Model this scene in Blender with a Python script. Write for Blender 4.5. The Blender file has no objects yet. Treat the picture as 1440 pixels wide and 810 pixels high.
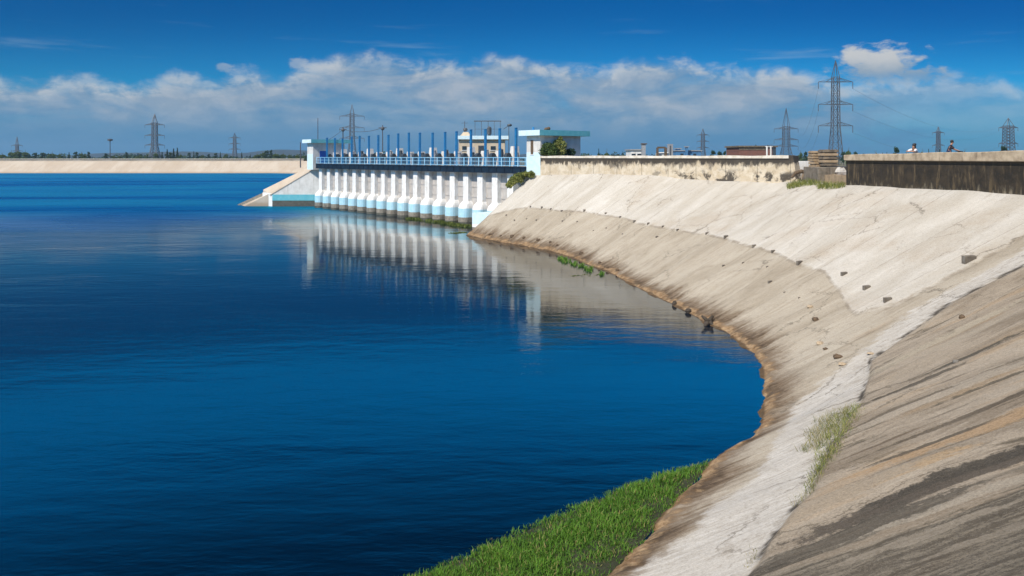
import bpy, bmesh, math, random
import numpy as np
from mathutils import Vector, Matrix

random.seed(7); RNG = np.random.default_rng(7)
SC = bpy.context.scene
COL = SC.collection
R = math.radians
F, H, HY, CX = 1100.0, 8.0, 221.0, 720.0      # focal length in photo pixels, eye height, horizon row, centre column

def at(px, py, z=0.0):
    "world point at height z seen at photo pixel (px, py)"
    Y = F * (H - z) / (py - HY)
    return Vector(((px - CX) / F * Y, Y, z))
def far(px, py, Y):
    "world point at depth Y seen at photo pixel"
    return Vector(((px - CX) / F * Y, Y, H - (py - HY) * Y / F))

# ------------------------------------------------------------------ materials
def nodes(name):
    m = bpy.data.materials.new(name); m.use_nodes = True
    nt = m.node_tree; b = nt.nodes['Principled BSDF']
    return m, nt, b
class NT:
    "small node-graph helper"
    def __init__(s, nt): s.nt = nt
    def n(s, t, **kw):
        nd = s.nt.nodes.new(t)
        for k, v in kw.items(): setattr(nd, k, v)
        return nd
    def put(s, sock, v):
        if isinstance(v, bpy.types.NodeSocket): s.nt.links.new(v, sock)
        elif v is not None: sock.default_value = v
    def math(s, op, a, b=None, c=None, clamp=False):
        nd = s.n('ShaderNodeMath', operation=op, use_clamp=clamp)
        s.put(nd.inputs[0], a)
        if b is not None: s.put(nd.inputs[1], b)
        if c is not None: s.put(nd.inputs[2], c)
        return nd.outputs[0]
    def mix(s, f, a, b, blend='MIX'):
        nd = s.n('ShaderNodeMix', data_type='RGBA', blend_type=blend, clamp_factor=True)
        s.put(nd.inputs[0], f)
        s.put(nd.inputs[6], a if isinstance(a, bpy.types.NodeSocket) else (*a, 1) if len(a) == 3 else a)
        s.put(nd.inputs[7], b if isinstance(b, bpy.types.NodeSocket) else (*b, 1) if len(b) == 3 else b)
        return nd.outputs[2]
    def sstep(s, x, lo, hi, a=0.0, b=1.0):
        nd = s.n('ShaderNodeMapRange', interpolation_type='SMOOTHSTEP', clamp=True)
        s.put(nd.inputs[0], x); s.put(nd.inputs[1], lo); s.put(nd.inputs[2], hi); s.put(nd.inputs[3], a); s.put(nd.inputs[4], b)
        return nd.outputs[0]
    def lin(s, x, lo, hi, a=0.0, b=1.0):
        nd = s.n('ShaderNodeMapRange', clamp=True)
        s.put(nd.inputs[0], x); s.put(nd.inputs[1], lo); s.put(nd.inputs[2], hi); s.put(nd.inputs[3], a); s.put(nd.inputs[4], b)
        return nd.outputs[0]
    def noise(s, vec, scale, detail=4, rough=0.55, dist=0.0):
        nd = s.n('ShaderNodeTexNoise')
        s.put(nd.inputs['Vector'], vec); nd.inputs['Scale'].default_value = scale
        nd.inputs['Detail'].default_value = detail; nd.inputs['Roughness'].default_value = rough
        nd.inputs['Distortion'].default_value = dist
        return nd.outputs[0]
    def map(s, vec, scale=(1, 1, 1), loc=(0, 0, 0)):
        nd = s.n('ShaderNodeMapping'); s.put(nd.inputs[0], vec)
        nd.inputs['Scale'].default_value = scale; nd.inputs['Location'].default_value = loc
        return nd.outputs[0]
    def sep(s, vec):
        nd = s.n('ShaderNodeSeparateXYZ'); s.put(nd.inputs[0], vec); return nd.outputs
    def comb(s, x, y, z=0.0):
        nd = s.n('ShaderNodeCombineXYZ')
        for i, v in enumerate((x, y, z)): s.put(nd.inputs[i], v)
        return nd.outputs[0]
    def attr(s, name):
        return s.n('ShaderNodeAttribute', attribute_name=name)
    def bump(s, h, strength, distance, normal=None):
        nd = s.n('ShaderNodeBump'); s.put(nd.inputs['Height'], h)
        s.put(nd.inputs['Strength'], strength); s.put(nd.inputs['Distance'], distance)
        if normal is not None: s.put(nd.inputs['Normal'], normal)
        return nd.outputs[0]

def worn(name, c1, c2, scale=3.0, rough=0.8, bump=0.2, stain=None, stain_amt=0.5, metal=0.0):
    "weathered material: two tones by noise, vertical run-off stains"
    m, nt, b = nodes(name); g = NT(nt)
    pos = g.n('ShaderNodeNewGeometry').outputs['Position']
    f = g.noise(pos, scale, 6, 0.6)
    col = g.mix(g.sstep(f, 0.35, 0.7), c1, c2)
    if stain:
        st = g.noise(g.map(pos, (1.9, 1.9, 0.22)), 1.6, 6, 0.65)
        col = g.mix(g.math('MULTIPLY', g.sstep(st, 0.52, 0.75), stain_amt), col, stain)
    nt.links.new(col, b.inputs['Base Color'])
    b.inputs['Roughness'].default_value = rough; b.inputs['Metallic'].default_value = metal
    if bump: nt.links.new(g.bump(g.noise(pos, scale * 8, 5, 0.6), bump, 0.02), b.inputs['Normal'])
    return m
def leafmat(name, c1, c2, dry=None):
    m, nt, b = nodes(name); g = NT(nt)
    a = g.attr('tint'); col = g.mix(a.outputs['Fac'], c1, c2)
    if dry: col = g.mix(g.sstep(a.outputs['Fac'], .90, .96), col, dry)
    nt.links.new(col, b.inputs['Base Color']); b.inputs['Roughness'].default_value = 0.65
    b.inputs['Specular IOR Level'].default_value = 0.25
    tr = g.n('ShaderNodeBsdfTranslucent'); nt.links.new(col, tr.inputs[0])
    mx = g.n('ShaderNodeMixShader'); mx.inputs[0].default_value = 0.25
    nt.links.new(b.outputs[0], mx.inputs[1]); nt.links.new(tr.outputs[0], mx.inputs[2])
    nt.links.new(mx.outputs[0], nt.nodes['Material Output'].inputs[0])
    return m

M = {}
M['white'] = worn('white paint', (.78, .77, .74), (.66, .64, .60), 2.0, .7, .15, (.38, .32, .25), .65)
M['pale'] = worn('off white render', (.66, .64, .60), (.54, .52, .48), 1.2, .85, .2, (.36, .33, .28), .5)
M['gatepaint'] = worn('grey gate paint', (.47, .435, .40), (.38, .35, .32), 1.4, .75, .15, (.24, .18, .13), .5)
M['bluepaint'] = worn('pale blue paint', (.33, .58, .68), (.44, .64, .72), 2.5, .7, .15, (.22, .30, .32), .4)
M['icepaint'] = worn('ice blue paint', (.60, .73, .76), (.51, .67, .72), 2.0, .75, .15, (.42, .48, .48), .35)
M['teal'] = worn('teal paint', (.10, .40, .47), (.15, .45, .50), 2.0, .6, .1, (.10, .22, .24), .35)
M['blue'] = worn('blue steel paint', (.016, .18, .42), (.03, .24, .48), 2.0, .45, .05, (.06, .10, .18), .35)
M['railblue'] = worn('light blue rail paint', (.20, .44, .62), (.38, .58, .70), 1.1, .5, .05)
M['balblue'] = worn('mid blue baluster paint', (.03, .16, .32), (.06, .24, .42), 1.1, .5, .05)
M['navy'] = worn('dark navy beam', (.002, .008, .018), (.004, .018, .036), 1.5, .55, .1)
M['doorblue'] = worn('blue door paint', (.01, .08, .40), (.015, .11, .45), 2.0, .5, .05)
M['stain'] = worn('waterline stained concrete', (.27, .24, .19), (.15, .13, .105), 3.0, .85, .3, (.05, .05, .04), .8)
M['algae'] = worn('dark wet algae concrete', (.06, .06, .045), (.10, .095, .075), 3.0, .7, .3)
M['concrete'] = worn('plain concrete', (.46, .43, .39), (.34, .31, .27), 1.5, .9, .3, (.2, .18, .15), .6)
M['beige'] = worn('beige plaster', (.56, .46, .33), (.48, .39, .27), 1.5, .85, .15, (.28, .21, .14), .5)
M['tan'] = worn('tan concrete slab edge', (.36, .26, .16), (.24, .17, .10), 2.5, .9, .4, (.14, .10, .07), .6)
M['plinth'] = worn('mottled dark plinth concrete', (.20, .165, .125), (.11, .09, .065), 3.0, .95, .6, (.05, .04, .03), .7)
M['dkslab'] = worn('dark weathered slab', (.09, .07, .05), (.20, .155, .105), 3.0, .9, .4)
M['block'] = worn('dark block concrete', (.12, .10, .08), (.20, .175, .14), 4.0, .95, .4)  # one dark tone over the whole wedge, sides and top
M['stone'] = worn('grey stone', (.17, .155, .135), (.10, .09, .08), 4.0, .9, .5)
M['brownstone'] = worn('brown stone', (.13, .085, .05), (.07, .05, .03), 6.0, .9, .5)
M['tanstone'] = worn('tan stone', (.42, .32, .21), (.33, .26, .18), 6.0, .9, .4)
M['wood'] = worn('wet dark wood', (.035, .026, .018), (.06, .045, .03), 8.0, .8, .5)
M['motor'] = worn('dark motor paint', (.03, .04, .05), (.06, .07, .08), 4.0, .5, .1)
M['steel'] = worn('galvanised lattice steel', (.085, .09, .10), (.13, .135, .145), 3.0, .5, .0, metal=0.3)
M['darksteel'] = worn('dark steel', (.06, .065, .07), (.09, .09, .10), 3.0, .5, .0)
M['glass'] = worn('dark window glass', (.02, .03, .04), (.03, .04, .05), 1.0, .08, .0)
M['bark'] = worn('bark', (.10, .075, .05), (.16, .12, .09), 6.0, .9, .4)
M['leaf'] = leafmat('dark evergreen leaves', (.018, .040, .016), (.045, .085, .03))
M['leaf2'] = leafmat('mid green leaves', (.035, .07, .02), (.13, .18, .05))
M['leafy'] = leafmat('yellow green leaves', (.07, .11, .025), (.34, .34, .10))
M['grass'] = leafmat('fresh green grass', (.04, .115, .011), (.17, .34, .038), (.30, .27, .10))
M['tuftgrass'] = leafmat('olive tuft grass', (.07, .12, .02), (.33, .32, .09))
M['drygrass'] = leafmat('dry yellow grass', (.09, .12, .03), (.36, .30, .13))
M['weed'] = leafmat('olive water weeds', (.05, .085, .015), (.19, .22, .05))
M['skin'] = worn('skin', (.42, .22, .14), (.38, .19, .12), 5.0, .6, .0)
M['hair'] = worn('dark hair', (.012, .009, .008), (.02, .015, .012), 20.0, .6, .2)
M['whitecloth'] = worn('white cotton', (.78, .77, .76), (.68, .67, .67), 6.0, .85, .15)
M['navycloth'] = worn('dark navy cloth', (.012, .016, .035), (.025, .03, .05), 6.0, .9, .15)
M['jean'] = worn('blue denim', (.03, .05, .11), (.05, .08, .16), 8.0, .9, .15)
M['redcloth'] = worn('red cloth', (.45, .05, .05), (.36, .04, .05), 6.0, .85, .15)
M['rubber'] = worn('black rubber', (.015, .015, .016), (.03, .03, .03), 8.0, .8, .1)
M['asphalt'] = worn('asphalt', (.05, .05, .05), (.08, .075, .07), 2.0, .95, .3)
M['land'] = worn('dry grass land', (.10, .11, .045), (.17, .14, .08), 0.05, .95, .2)
M['hill'] = worn('wooded hill', (.012, .022, .022), (.02, .032, .028), 0.01, 1.0, .0)
M['mud'] = worn('wet mossy mud', (.020, .024, .010), (.035, .040, .018), 2.0, .95, .3)
M['lakebed'] = worn('mud', (.05, .045, .035), (.08, .07, .05), 0.4, .95, .2)
M['greysheet'] = worn('grey cladding', (.30, .31, .32), (.22, .22, .23), 0.8, .7, .1)
M['bluesheet'] = worn('blue cladding', (.05, .15, .30), (.07, .19, .34), 0.8, .6, .1)

def brickmat():
    m, nt, b = nodes('red brick'); g = NT(nt)
    pos = g.n('ShaderNodeNewGeometry').outputs['Position']
    x, y, z = g.sep(pos)
    br = g.n('ShaderNodeTexBrick'); nt.links.new(g.comb(x, z), br.inputs['Vector'])
    br.inputs['Scale'].default_value = 2.2
    br.inputs['Color1'].default_value = (.20, .06, .035, 1); br.inputs['Color2'].default_value = (.13, .04, .028, 1)
    br.inputs['Mortar'].default_value = (.22, .18, .15, 1)
    nt.links.new(br.outputs[0], b.inputs['Base Color']); b.inputs['Roughness'].default_value = .9
    return m
M['brick'] = brickmat()

# ------------------------------------------------------------------ mesh builder
class MB:
    def __init__(s): s.v = []; s.f = []; s.m = []
    def face(s, idx, mi=0): s.f.append(tuple(idx)); s.m.append(mi)
    def add(s, vs):
        k = len(s.v); s.v.extend([tuple(v) for v in vs]); return k
    def hexa(s, p, mi=0):
        "8 points: bottom ring 0-3 (counter-clockwise from above), top ring 4-7"
        k = s.add(p)
        for q in ((3, 2, 1, 0), (4, 5, 6, 7), (0, 1, 5, 4), (1, 2, 6, 5), (2, 3, 7, 6), (3, 0, 4, 7)):
            s.face([k + i for i in q], mi)
        return s
    def box(s, c, ax, ay, az, sx, sy, sz, mi=0):
        c = Vector(c); ax, ay, az = Vector(ax) * sx / 2, Vector(ay) * sy / 2, Vector(az) * sz / 2
        return s.hexa([c - ax - ay - az, c + ax - ay - az, c + ax + ay - az, c - ax + ay - az,
                       c - ax - ay + az, c + ax - ay + az, c + ax + ay + az, c - ax + ay + az], mi)
    def abox(s, x0, x1, y0, y1, z0, z1, mi=0):
        return s.hexa([(x0, y0, z0), (x1, y0, z0), (x1, y1, z0), (x0, y1, z0), (x0, y0, z1), (x1, y0, z1), (x1, y1, z1), (x0, y1, z1)], mi)
    def bar(s, p, q, w, h=None, mi=0):
        p, q = Vector(p), Vector(q); d = (q - p); L = d.length; d.normalize()
        up = Vector((0, 0, 1)) if abs(d.z) < .95 else Vector((1, 0, 0))
        a = d.cross(up).normalized(); b = a.cross(d).normalized()
        return s.box((p + q) / 2, a, d, b, w, L, h or w, mi)
    def tube(s, pts, rad, n=8, mi=0, cap=True):
        pts = [Vector(p) for p in pts]; rad = rad if hasattr(rad, '__len__') else [rad] * len(pts)
        rings = []
        for i, p in enumerate(pts):
            d = (pts[min(i + 1, len(pts) - 1)] - pts[max(i - 1, 0)]).normalized()
            up = Vector((0, 0, 1)) if abs(d.z) < .95 else Vector((1, 0, 0))
            a = d.cross(up).normalized(); b = a.cross(d)
            rings.append(s.add([p + (a * math.cos(t) + b * math.sin(t)) * rad[i] for t in [2 * math.pi * j / n for j in range(n)]]))
        for r0, r1 in zip(rings, rings[1:]):
            for j in range(n): s.face((r0 + j, r0 + (j + 1) % n, r1 + (j + 1) % n, r1 + j), mi)
        if cap:
            s.face([rings[0] + j for j in range(n)][::-1], mi); s.face([rings[-1] + j for j in range(n)], mi)
        return s
    def loft(s, rings, mats=None, cap=True, closed=True):
        "rings: equal-length lists of points"
        ks = [s.add(r) for r in rings]; n = len(rings[0])
        for i, (a, b) in enumerate(zip(ks, ks[1:])):
            mi = mats[i] if mats else 0
            for j in range(n if closed else n - 1):
                s.face((a + j, a + (j + 1) % n, b + (j + 1) % n, b + j), mi)
        if cap:
            s.face([ks[0] + j for j in range(n)][::-1], mats[0] if mats else 0)
            s.face([ks[-1] + j for j in range(n)], mats[-1] if mats else 0)
        return s
    def blob(s, c, r, seg=10, rings=6, jit=0.0, mi=0):
        c = Vector(c); r = Vector(r if hasattr(r, '__len__') else (r, r, r)); R0 = []
        for i in range(1, rings):
            t = math.pi * i / rings; ring = []
            for j in range(seg):
                p = 2 * math.pi * j / seg; k = 1 + random.uniform(-jit, jit)
                ring.append(c + Vector((r.x * math.sin(t) * math.cos(p), r.y * math.sin(t) * math.sin(p), r.z * math.cos(t))) * k)
            R0.append(ring)
        R0.reverse()
        return s.loft(R0)
    def build(s, name, mats, parent=None, smooth=False, bevel=0.0):
        me = bpy.data.meshes.new(name)
        off = parent.matrix_world_loc if False else (Vector(parent['_o']) if parent is not None and '_o' in parent else Vector((0, 0, 0)))
        me.from_pydata([tuple(Vector(v) - off) for v in s.v], [], s.f)
        for m in (mats if isinstance(mats, (list, tuple)) else [mats]): me.materials.append(m)
        if s.m: me.polygons.foreach_set('material_index', s.m)
        if smooth: me.polygons.foreach_set('use_smooth', [True] * len(me.polygons))
        bm = bmesh.new(); bm.from_mesh(me); bmesh.ops.recalc_face_normals(bm, faces=bm.faces); bm.to_mesh(me); bm.free()
        me.update()
        o = bpy.data.objects.new(name, me); COL.objects.link(o)
        if parent is not None:
            o.parent = parent
            o['_o'] = tuple(off)
        if bevel:
            md = o.modifiers.new('bevel', 'BEVEL'); md.width = bevel; md.segments = 2; md.limit_method = 'ANGLE'
        return o
def tag(o, label, cat, group=None):
    o['label'] = label; o['category'] = cat
    if group: o['group'] = group
    return o
def thing(name, label, cat, loc=(0, 0, 0), group=None):
    o = bpy.data.objects.new(name, None); COL.objects.link(o); o.location = loc; o['_o'] = tuple(loc)
    o.empty_display_size = 0.3
    return tag(o, label, cat, group)
def kind(o, k): o['kind'] = k; return o
def dup(root, loc, label, scale=None, rotz=None, group=None):
    "copy of a thing with copies of its parts and sub-parts (mesh data shared)"
    r = root.copy(); COL.objects.link(r); r.location = loc; r['label'] = label
    if scale is not None: r.scale = scale
    if rotz is not None: r.rotation_euler = (0, 0, rotz)
    if group: r['group'] = group
    def rec(a, b):
        for ch in list(a.children):
            c = ch.copy(); COL.objects.link(c); c.parent = b; rec(ch, c)
    rec(root, r)
    return r
ORD = ('first second third fourth fifth sixth seventh eighth ninth tenth eleventh twelfth thirteenth fourteenth fifteenth sixteenth '
       'seventeenth eighteenth nineteenth twentieth').split()
def ordn(i):
    if i < 20: return ORD[i]
    tens = {2: 'twenty', 3: 'thirty', 4: 'forty', 5: 'fifty'}[(i + 1) // 10]; u = (i + 1) % 10
    return {'twenty': 'twentieth', 'thirty': 'thirtieth', 'forty': 'fortieth', 'fifty': 'fiftieth'}[tens] if u == 0 else tens + '-' + ORD[u - 1]

def np_mesh(name, V, quads=None, tris=None, mat=None, parent=None, tint=None, smooth=False):
    me = bpy.data.meshes.new(name)
    faces = []
    nq = 0 if quads is None else len(quads); ntri = 0 if tris is None else len(tris)
    me.vertices.add(len(V)); me.vertices.foreach_set('co', np.asarray(V, dtype=np.float32).ravel())
    loops = np.concatenate([np.asarray(quads).ravel() if nq else np.zeros(0, int), np.asarray(tris).ravel() if ntri else np.zeros(0, int)]).astype(np.int32)
    me.loops.add(len(loops)); me.loops.foreach_set('vertex_index', loops)
    starts = np.concatenate([np.arange(nq) * 4, nq * 4 + np.arange(ntri) * 3]).astype(np.int32)
    me.polygons.add(nq + ntri); me.polygons.foreach_set('loop_start', starts)
    if smooth: me.polygons.foreach_set('use_smooth', np.ones(nq + ntri, dtype=bool))
    me.update(calc_edges=True); me.validate()
    if tint is not None:
        a = me.attributes.new('tint', 'FLOAT', 'POINT'); a.data.foreach_set('value', np.asarray(tint, dtype=np.float32))
    if mat: me.materials.append(mat)
    o = bpy.data.objects.new(name, me); COL.objects.link(o)
    if parent is not None: o.parent = parent
    return o

def blades(roots, h, w, lean, seg_tint=True, tint=None):
    "grass blades: roots (N,3), h (N,), returns V, quads, tris, tint"
    N = len(roots); ang = RNG.uniform(0, 2 * np.pi, N); la = RNG.uniform(0, 2 * np.pi, N)
    dx = np.stack([np.cos(ang), np.sin(ang), np.zeros(N)], 1) * (w[:, None] / 2)
    ln = np.stack([np.cos(la), np.sin(la), np.zeros(N)], 1) * (lean * h)[:, None]
    up = np.stack([np.zeros(N), np.zeros(N), h], 1)
    m = roots + up * .55 + ln * .3; t = roots + up * (1 - .3 * lean)[:, None] + ln
    V = np.stack([roots - dx, roots + dx, m - dx * .8, m + dx * .8, t], 1).reshape(-1, 3)
    k = np.arange(N)[:, None] * 5
    q = k + np.array([[0, 1, 3, 2]]); tr = k + np.array([[2, 3, 4]])
    ti = RNG.uniform(0, 1, N) if tint is None else tint
    return V, q, tr, np.repeat(ti, 5)

def leaf_cloud(centres, radii, per, size, flat=1.0, shell=0.35):
    "leaf quads spread through several ellipsoidal clumps"
    P = []; T = []
    for (c, r) in zip(centres, radii):
        d = RNG.normal(size=(per, 3)); d /= np.linalg.norm(d, axis=1)[:, None]
        rr = RNG.uniform(shell, 1, per) ** .6
        P.append(np.asarray(c) + d * rr[:, None] * np.asarray(r)); T.append(np.clip(RNG.uniform(0, 1, per) * .7 + RNG.uniform(0, .3), 0, 1))
    P = np.concatenate(P); T = np.concatenate(T); N = len(P)
    a = RNG.normal(size=(N, 3)); a /= np.linalg.norm(a, axis=1)[:, None]
    b = RNG.normal(size=(N, 3)); b -= (a * b).sum(1)[:, None] * a; b /= np.linalg.norm(b, axis=1)[:, None]
    s = RNG.uniform(.6, 1.3, N)[:, None] * size
    V = np.stack([P - a * s, P + b * s * .5, P + a * s, P - b * s * .5], 1).reshape(-1, 3)
    q = np.arange(N)[:, None] * 4 + np.array([[0, 1, 2, 3]])
    return V, q, np.repeat(T, 4)

# ------------------------------------------------------------------ camera, render settings
cam = bpy.data.cameras.new('camera'); camo = bpy.data.objects.new('camera', cam); COL.objects.link(camo)
camo.location = (0, 0, H); camo.rotation_euler = (R(90), 0, 0)
cam.sensor_width = 36; cam.lens = 36 * F / 1440; cam.shift_y = -(405 - HY) / 1440
cam.clip_start = .1; cam.clip_end = 12000
SC.camera = camo
SC.view_settings.view_transform = 'Standard'; SC.view_settings.look = 'None'
SC.view_settings.gamma = 1; SC.view_settings.exposure = 0.25
SC.cycles.use_denoising = True
SC.cycles.max_bounces = 8

# ------------------------------------------------------------------ light
SUN_EL, SUN_AZ = R(43), math.atan2(-.62, -.78)           # azimuth measured from +Y towards +X
sd = Vector((math.sin(SUN_AZ) * math.cos(SUN_EL), math.cos(SUN_AZ) * math.cos(SUN_EL), math.sin(SUN_EL)))
sun = bpy.data.lights.new('sun', 'SUN'); suno = bpy.data.objects.new('sun', sun); COL.objects.link(suno)
sun.energy = 4.3; sun.angle = R(.5); sun.color = (1, .94, .85)
suno.rotation_euler = sd.to_track_quat('Z', 'Y').to_euler(); suno.location = (-40, 20, 80)

def make_world():
    w = bpy.data.worlds.new('World'); SC.world = w; w.use_nodes = True
    nt = w.node_tree; g = NT(nt); bg = nt.nodes['Background']
    sky = g.n('ShaderNodeTexSky', sky_type='NISHITA'); sky.sun_disc = False
    sky.sun_elevation = SUN_EL; sky.sun_rotation = SUN_AZ % (2 * math.pi)
    sky.air_density = 1.0; sky.dust_density = 0.4; sky.ozone_density = 3.0
    d = g.n('ShaderNodeTexCoord').outputs['Generated']
    x, y, z = g.sep(d)
    hz = g.math('SQRT', g.math('ADD', g.math('MULTIPLY', x, x), g.math('MULTIPLY', y, y)))
    U = g.math('ARCTAN2', x, y)                                    # azimuth
    V = g.math('DIVIDE', z, g.math('MAXIMUM', hz, .02))            # tangent of elevation
    # deep polarised blue
    base = g.mix(1.0, sky.outputs[0], (.05, .45, .78), 'MULTIPLY')
    Vi = g.math('DIVIDE', z, g.math('MAXIMUM', y, .45))
    zen = g.sstep(Vi, .03, .20)
    deep = g.mix(1.0, sky.outputs[0], (.0, .205, .46), 'MULTIPLY')
    deep = g.mix(g.sstep(U, .05, .62, .0, .45), deep, g.mix(1.0, deep, (.6, .62, .78), 'MULTIPLY'))
    blue = g.mix(zen, base, deep)
    blue = g.mix(g.math('MULTIPLY', g.sstep(V, .200, .285), g.sstep(V, .56, .34)), blue, g.mix(1.0, sky.outputs[0], (.0, 1.22, 2.02), 'MULTIPLY'))  # bright blue band added above the view to brighten the water's reflections
    blue = g.mix(g.sstep(V, .55, 1.2), blue, g.mix(1.0, sky.outputs[0], (.75, .80, .80), 'MULTIPLY'))
    # cumulus bank: uneven top line by azimuth, billows by noise
    crv = g.n('ShaderNodeFloatCurve'); c = crv.mapping.curves[0]
    tops = [(0, 112), (60, 114), (105, 106), (150, 116), (200, 118), (262, 103), (300, 111), (340, 101), (395, 106), (425, 92), (460, 84), (505, 73), (545, 76),
            (592, 88), (612, 84), (660, 88), (700, 77), (745, 84), (790, 92), (855, 98), (880, 86), (940, 84), (1000, 94), (1040, 97), (1085, 97),
            (1100, 95), (1140, 106), (1190, 118), (1240, 112), (1290, 108), (1345, 101), (1400, 110), (1440, 118)]
    pts = [(math.atan((px - 720) / 1100.0) / 1.4 + .5, (221 - py) / math.hypot(1100, px - 720) * 4) for px, py in tops]
    pts = [(0, .30)] + pts + [(1, .3)]
    while len(c.points) < len(pts): c.points.new(.5, .5)
    for p, (a, b) in zip(c.points, pts): p.location = (a, b); p.handle_type = 'AUTO'
    crv.mapping.use_clip = False; crv.mapping.update()
    nt.links.new(g.math('ADD', g.math('DIVIDE', U, 1.4), .5), crv.inputs['Value'])
    top = g.math('DIVIDE', crv.outputs[0], 4.0)
    uv = g.comb(U, g.math('MULTIPLY', V, 1.5), 0.0)
    n1 = g.noise(uv, 26, 7, .58, .3); n2 = g.noise(g.map(uv, (1, 2.2, 1), (3, 1, 0)), 8, 6, .6, .4)
    n3 = g.noise(g.map(uv, (1, 1.4, 1), (7, 4, 0)), 70, 5, .6, .2)
    edge = g.math('ADD', g.math('SUBTRACT', top, V), g.math('ADD', g.math('MULTIPLY', g.math('SUBTRACT', n1, .5), .034), g.math('MULTIPLY', g.math('SUBTRACT', n3, .5), .014)))
    dens = g.sstep(edge, -.007, .016)
    dens = g.math('MULTIPLY', dens, g.sstep(g.math('ADD', n2, g.math('MULTIPLY', edge, 3.0)), .28, .60, .58, 1.0))
    dens = g.math('MULTIPLY', dens, g.sstep(g.math('ADD', U, g.math('MULTIPLY', g.math('SUBTRACT', n2, .5), .5)), .36, .52, 1.0, .66))
    # puff standing clear above the bank on the right
    def puff(px, py, rx, ry, amp=.55):
        u0, v0 = math.atan((px - 720) / 1100.0), (221 - py) / math.hypot(1100, px - 720)
        du = g.math('DIVIDE', g.math('SUBTRACT', U, u0), rx / 1100.0); dv = g.math('DIVIDE', g.math('SUBTRACT', V, v0), ry / 1100.0)
        q = g.math('SQRT', g.math('ADD', g.math('MULTIPLY', du, du), g.math('MULTIPLY', dv, dv)))
        q = g.math('SUBTRACT', 1.0, q)
        q = g.math('ADD', q, g.math('MULTIPLY', g.math('SUBTRACT', n1, .5), amp * 2)); q = g.math('ADD', q, g.math('MULTIPLY', g.math('SUBTRACT', n3, .5), 1.3))
        return g.sstep(q, .0, .62)
    pf = g.math('MAXIMUM', puff(1236, 92, 62, 30), g.math('MAXIMUM', puff(1290, 106, 38, 14), puff(1205, 82, 30, 20)))
    pf = g.math('MULTIPLY', pf, g.sstep(V, (221 - 122) / 1200.0, (221 - 98) / 1200.0, .30, 1.0))
    pf = g.math('MAXIMUM', pf, g.math('MULTIPLY', g.math('MAXIMUM', puff(418, 89, 17, 11, 1.1), puff(311, 95, 14, 8, 1.1)), .45))
    # brightness: white sunlit crests, blue grey body that thins to haze at the horizon
    body = g.mix(g.sstep(n2, .34, .66), g.mix(g.sstep(g.noise(g.map(uv, (1, 1.6, 1), (11, 2, 0)), 19, 6, .6, .5), .40, .62), (.13, .27, .44), (.20, .33, .48)), g.mix(g.sstep(n1, .38, .62), (.29, .37, .47), (.40, .45, .52)))
    body = g.mix(g.sstep(V, .075, .005), body, (.08, .235, .43))
    crest = g.math('MULTIPLY', g.sstep(edge, .030, .004), g.sstep(n1, .40, .60))
    cc = g.mix(g.math('MULTIPLY', crest, .8), body, (.64, .65, .64))
    pv = (221 - 104) / 1200.0
    pc = g.mix(g.sstep(g.math('ADD', V, g.math('MULTIPLY', g.math('SUBTRACT', n1, .5), .03)), pv - .006, pv + .026), (.25, .35, .46), (.54, .56, .58))
    wisp = g.math('MULTIPLY', g.sstep(g.noise(g.map(uv, (1, 7, 1), (2, 0, 0)), 5, 5, .6), .56, .8), g.sstep(V, .23, .13))
    K = 8.0                                                        # sky texture units per unit of picture value
    sc = lambda col: g.mix(1.0, col, (K, K, K), 'MULTIPLY')
    out = g.mix(g.math('MULTIPLY', wisp, .28), blue, sc((.30, .44, .58) if False else g.mix(0.0, (.30, .44, .58), (0, 0, 0))))
    fwd = g.sstep(y, -.2, .2)
    out = g.mix(g.math('MULTIPLY', dens, .93), out, sc(cc))
    out = g.mix(pf, out, sc(pc))
    # unseen broken white cloud overhead, added to whiten and brighten the ambient light
    hi = g.noise(g.comb(g.math('DIVIDE', x, g.math('MAXIMUM', z, .12)), g.math('DIVIDE', y, g.math('MAXIMUM', z, .12)), 0.0), 1.1, 6, .6)
    him = g.math('MULTIPLY', g.sstep(hi, .36, .54), g.sstep(V, .75, 1.3))
    out = g.mix(g.math('MULTIPLY', him, .85), out, sc(g.mix(0.0, (1.35, 1.22, 1.05), (0, 0, 0))))
    low = g.sstep(z, -.02, -.10)
    out = g.mix(low, out, sc(g.mix(0.0, (.10, .12, .12), (0, 0, 0))))
    nt.links.new(out, bg.inputs['Color']); bg.inputs['Strength'].default_value = 0.108
make_world()

# ------------------------------------------------------------------ dam frame
P1 = Vector((-30.45, 124.3, 0)); P15 = Vector((-5.54, 93.4, 0))
A = (P15 - P1) / 14; PITCH = A.length; A.normalize()
N_UP = Vector((-A.y, A.x, 0)); N_UP = N_UP if N_UP.y < 0 else -N_UP          # towards the reservoir
IN = -N_UP
def D(i, j, z): return P1 + A * i + IN * j + Vector((0, 0, z))
def on_line(px, j):
    "distance along the dam where the line at inward offset j is seen at column px"
    u = (px - CX) / F; o = D(0, j, 0)
    return (u * o.y - o.x) / (A.x - u * A.y)

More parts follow.
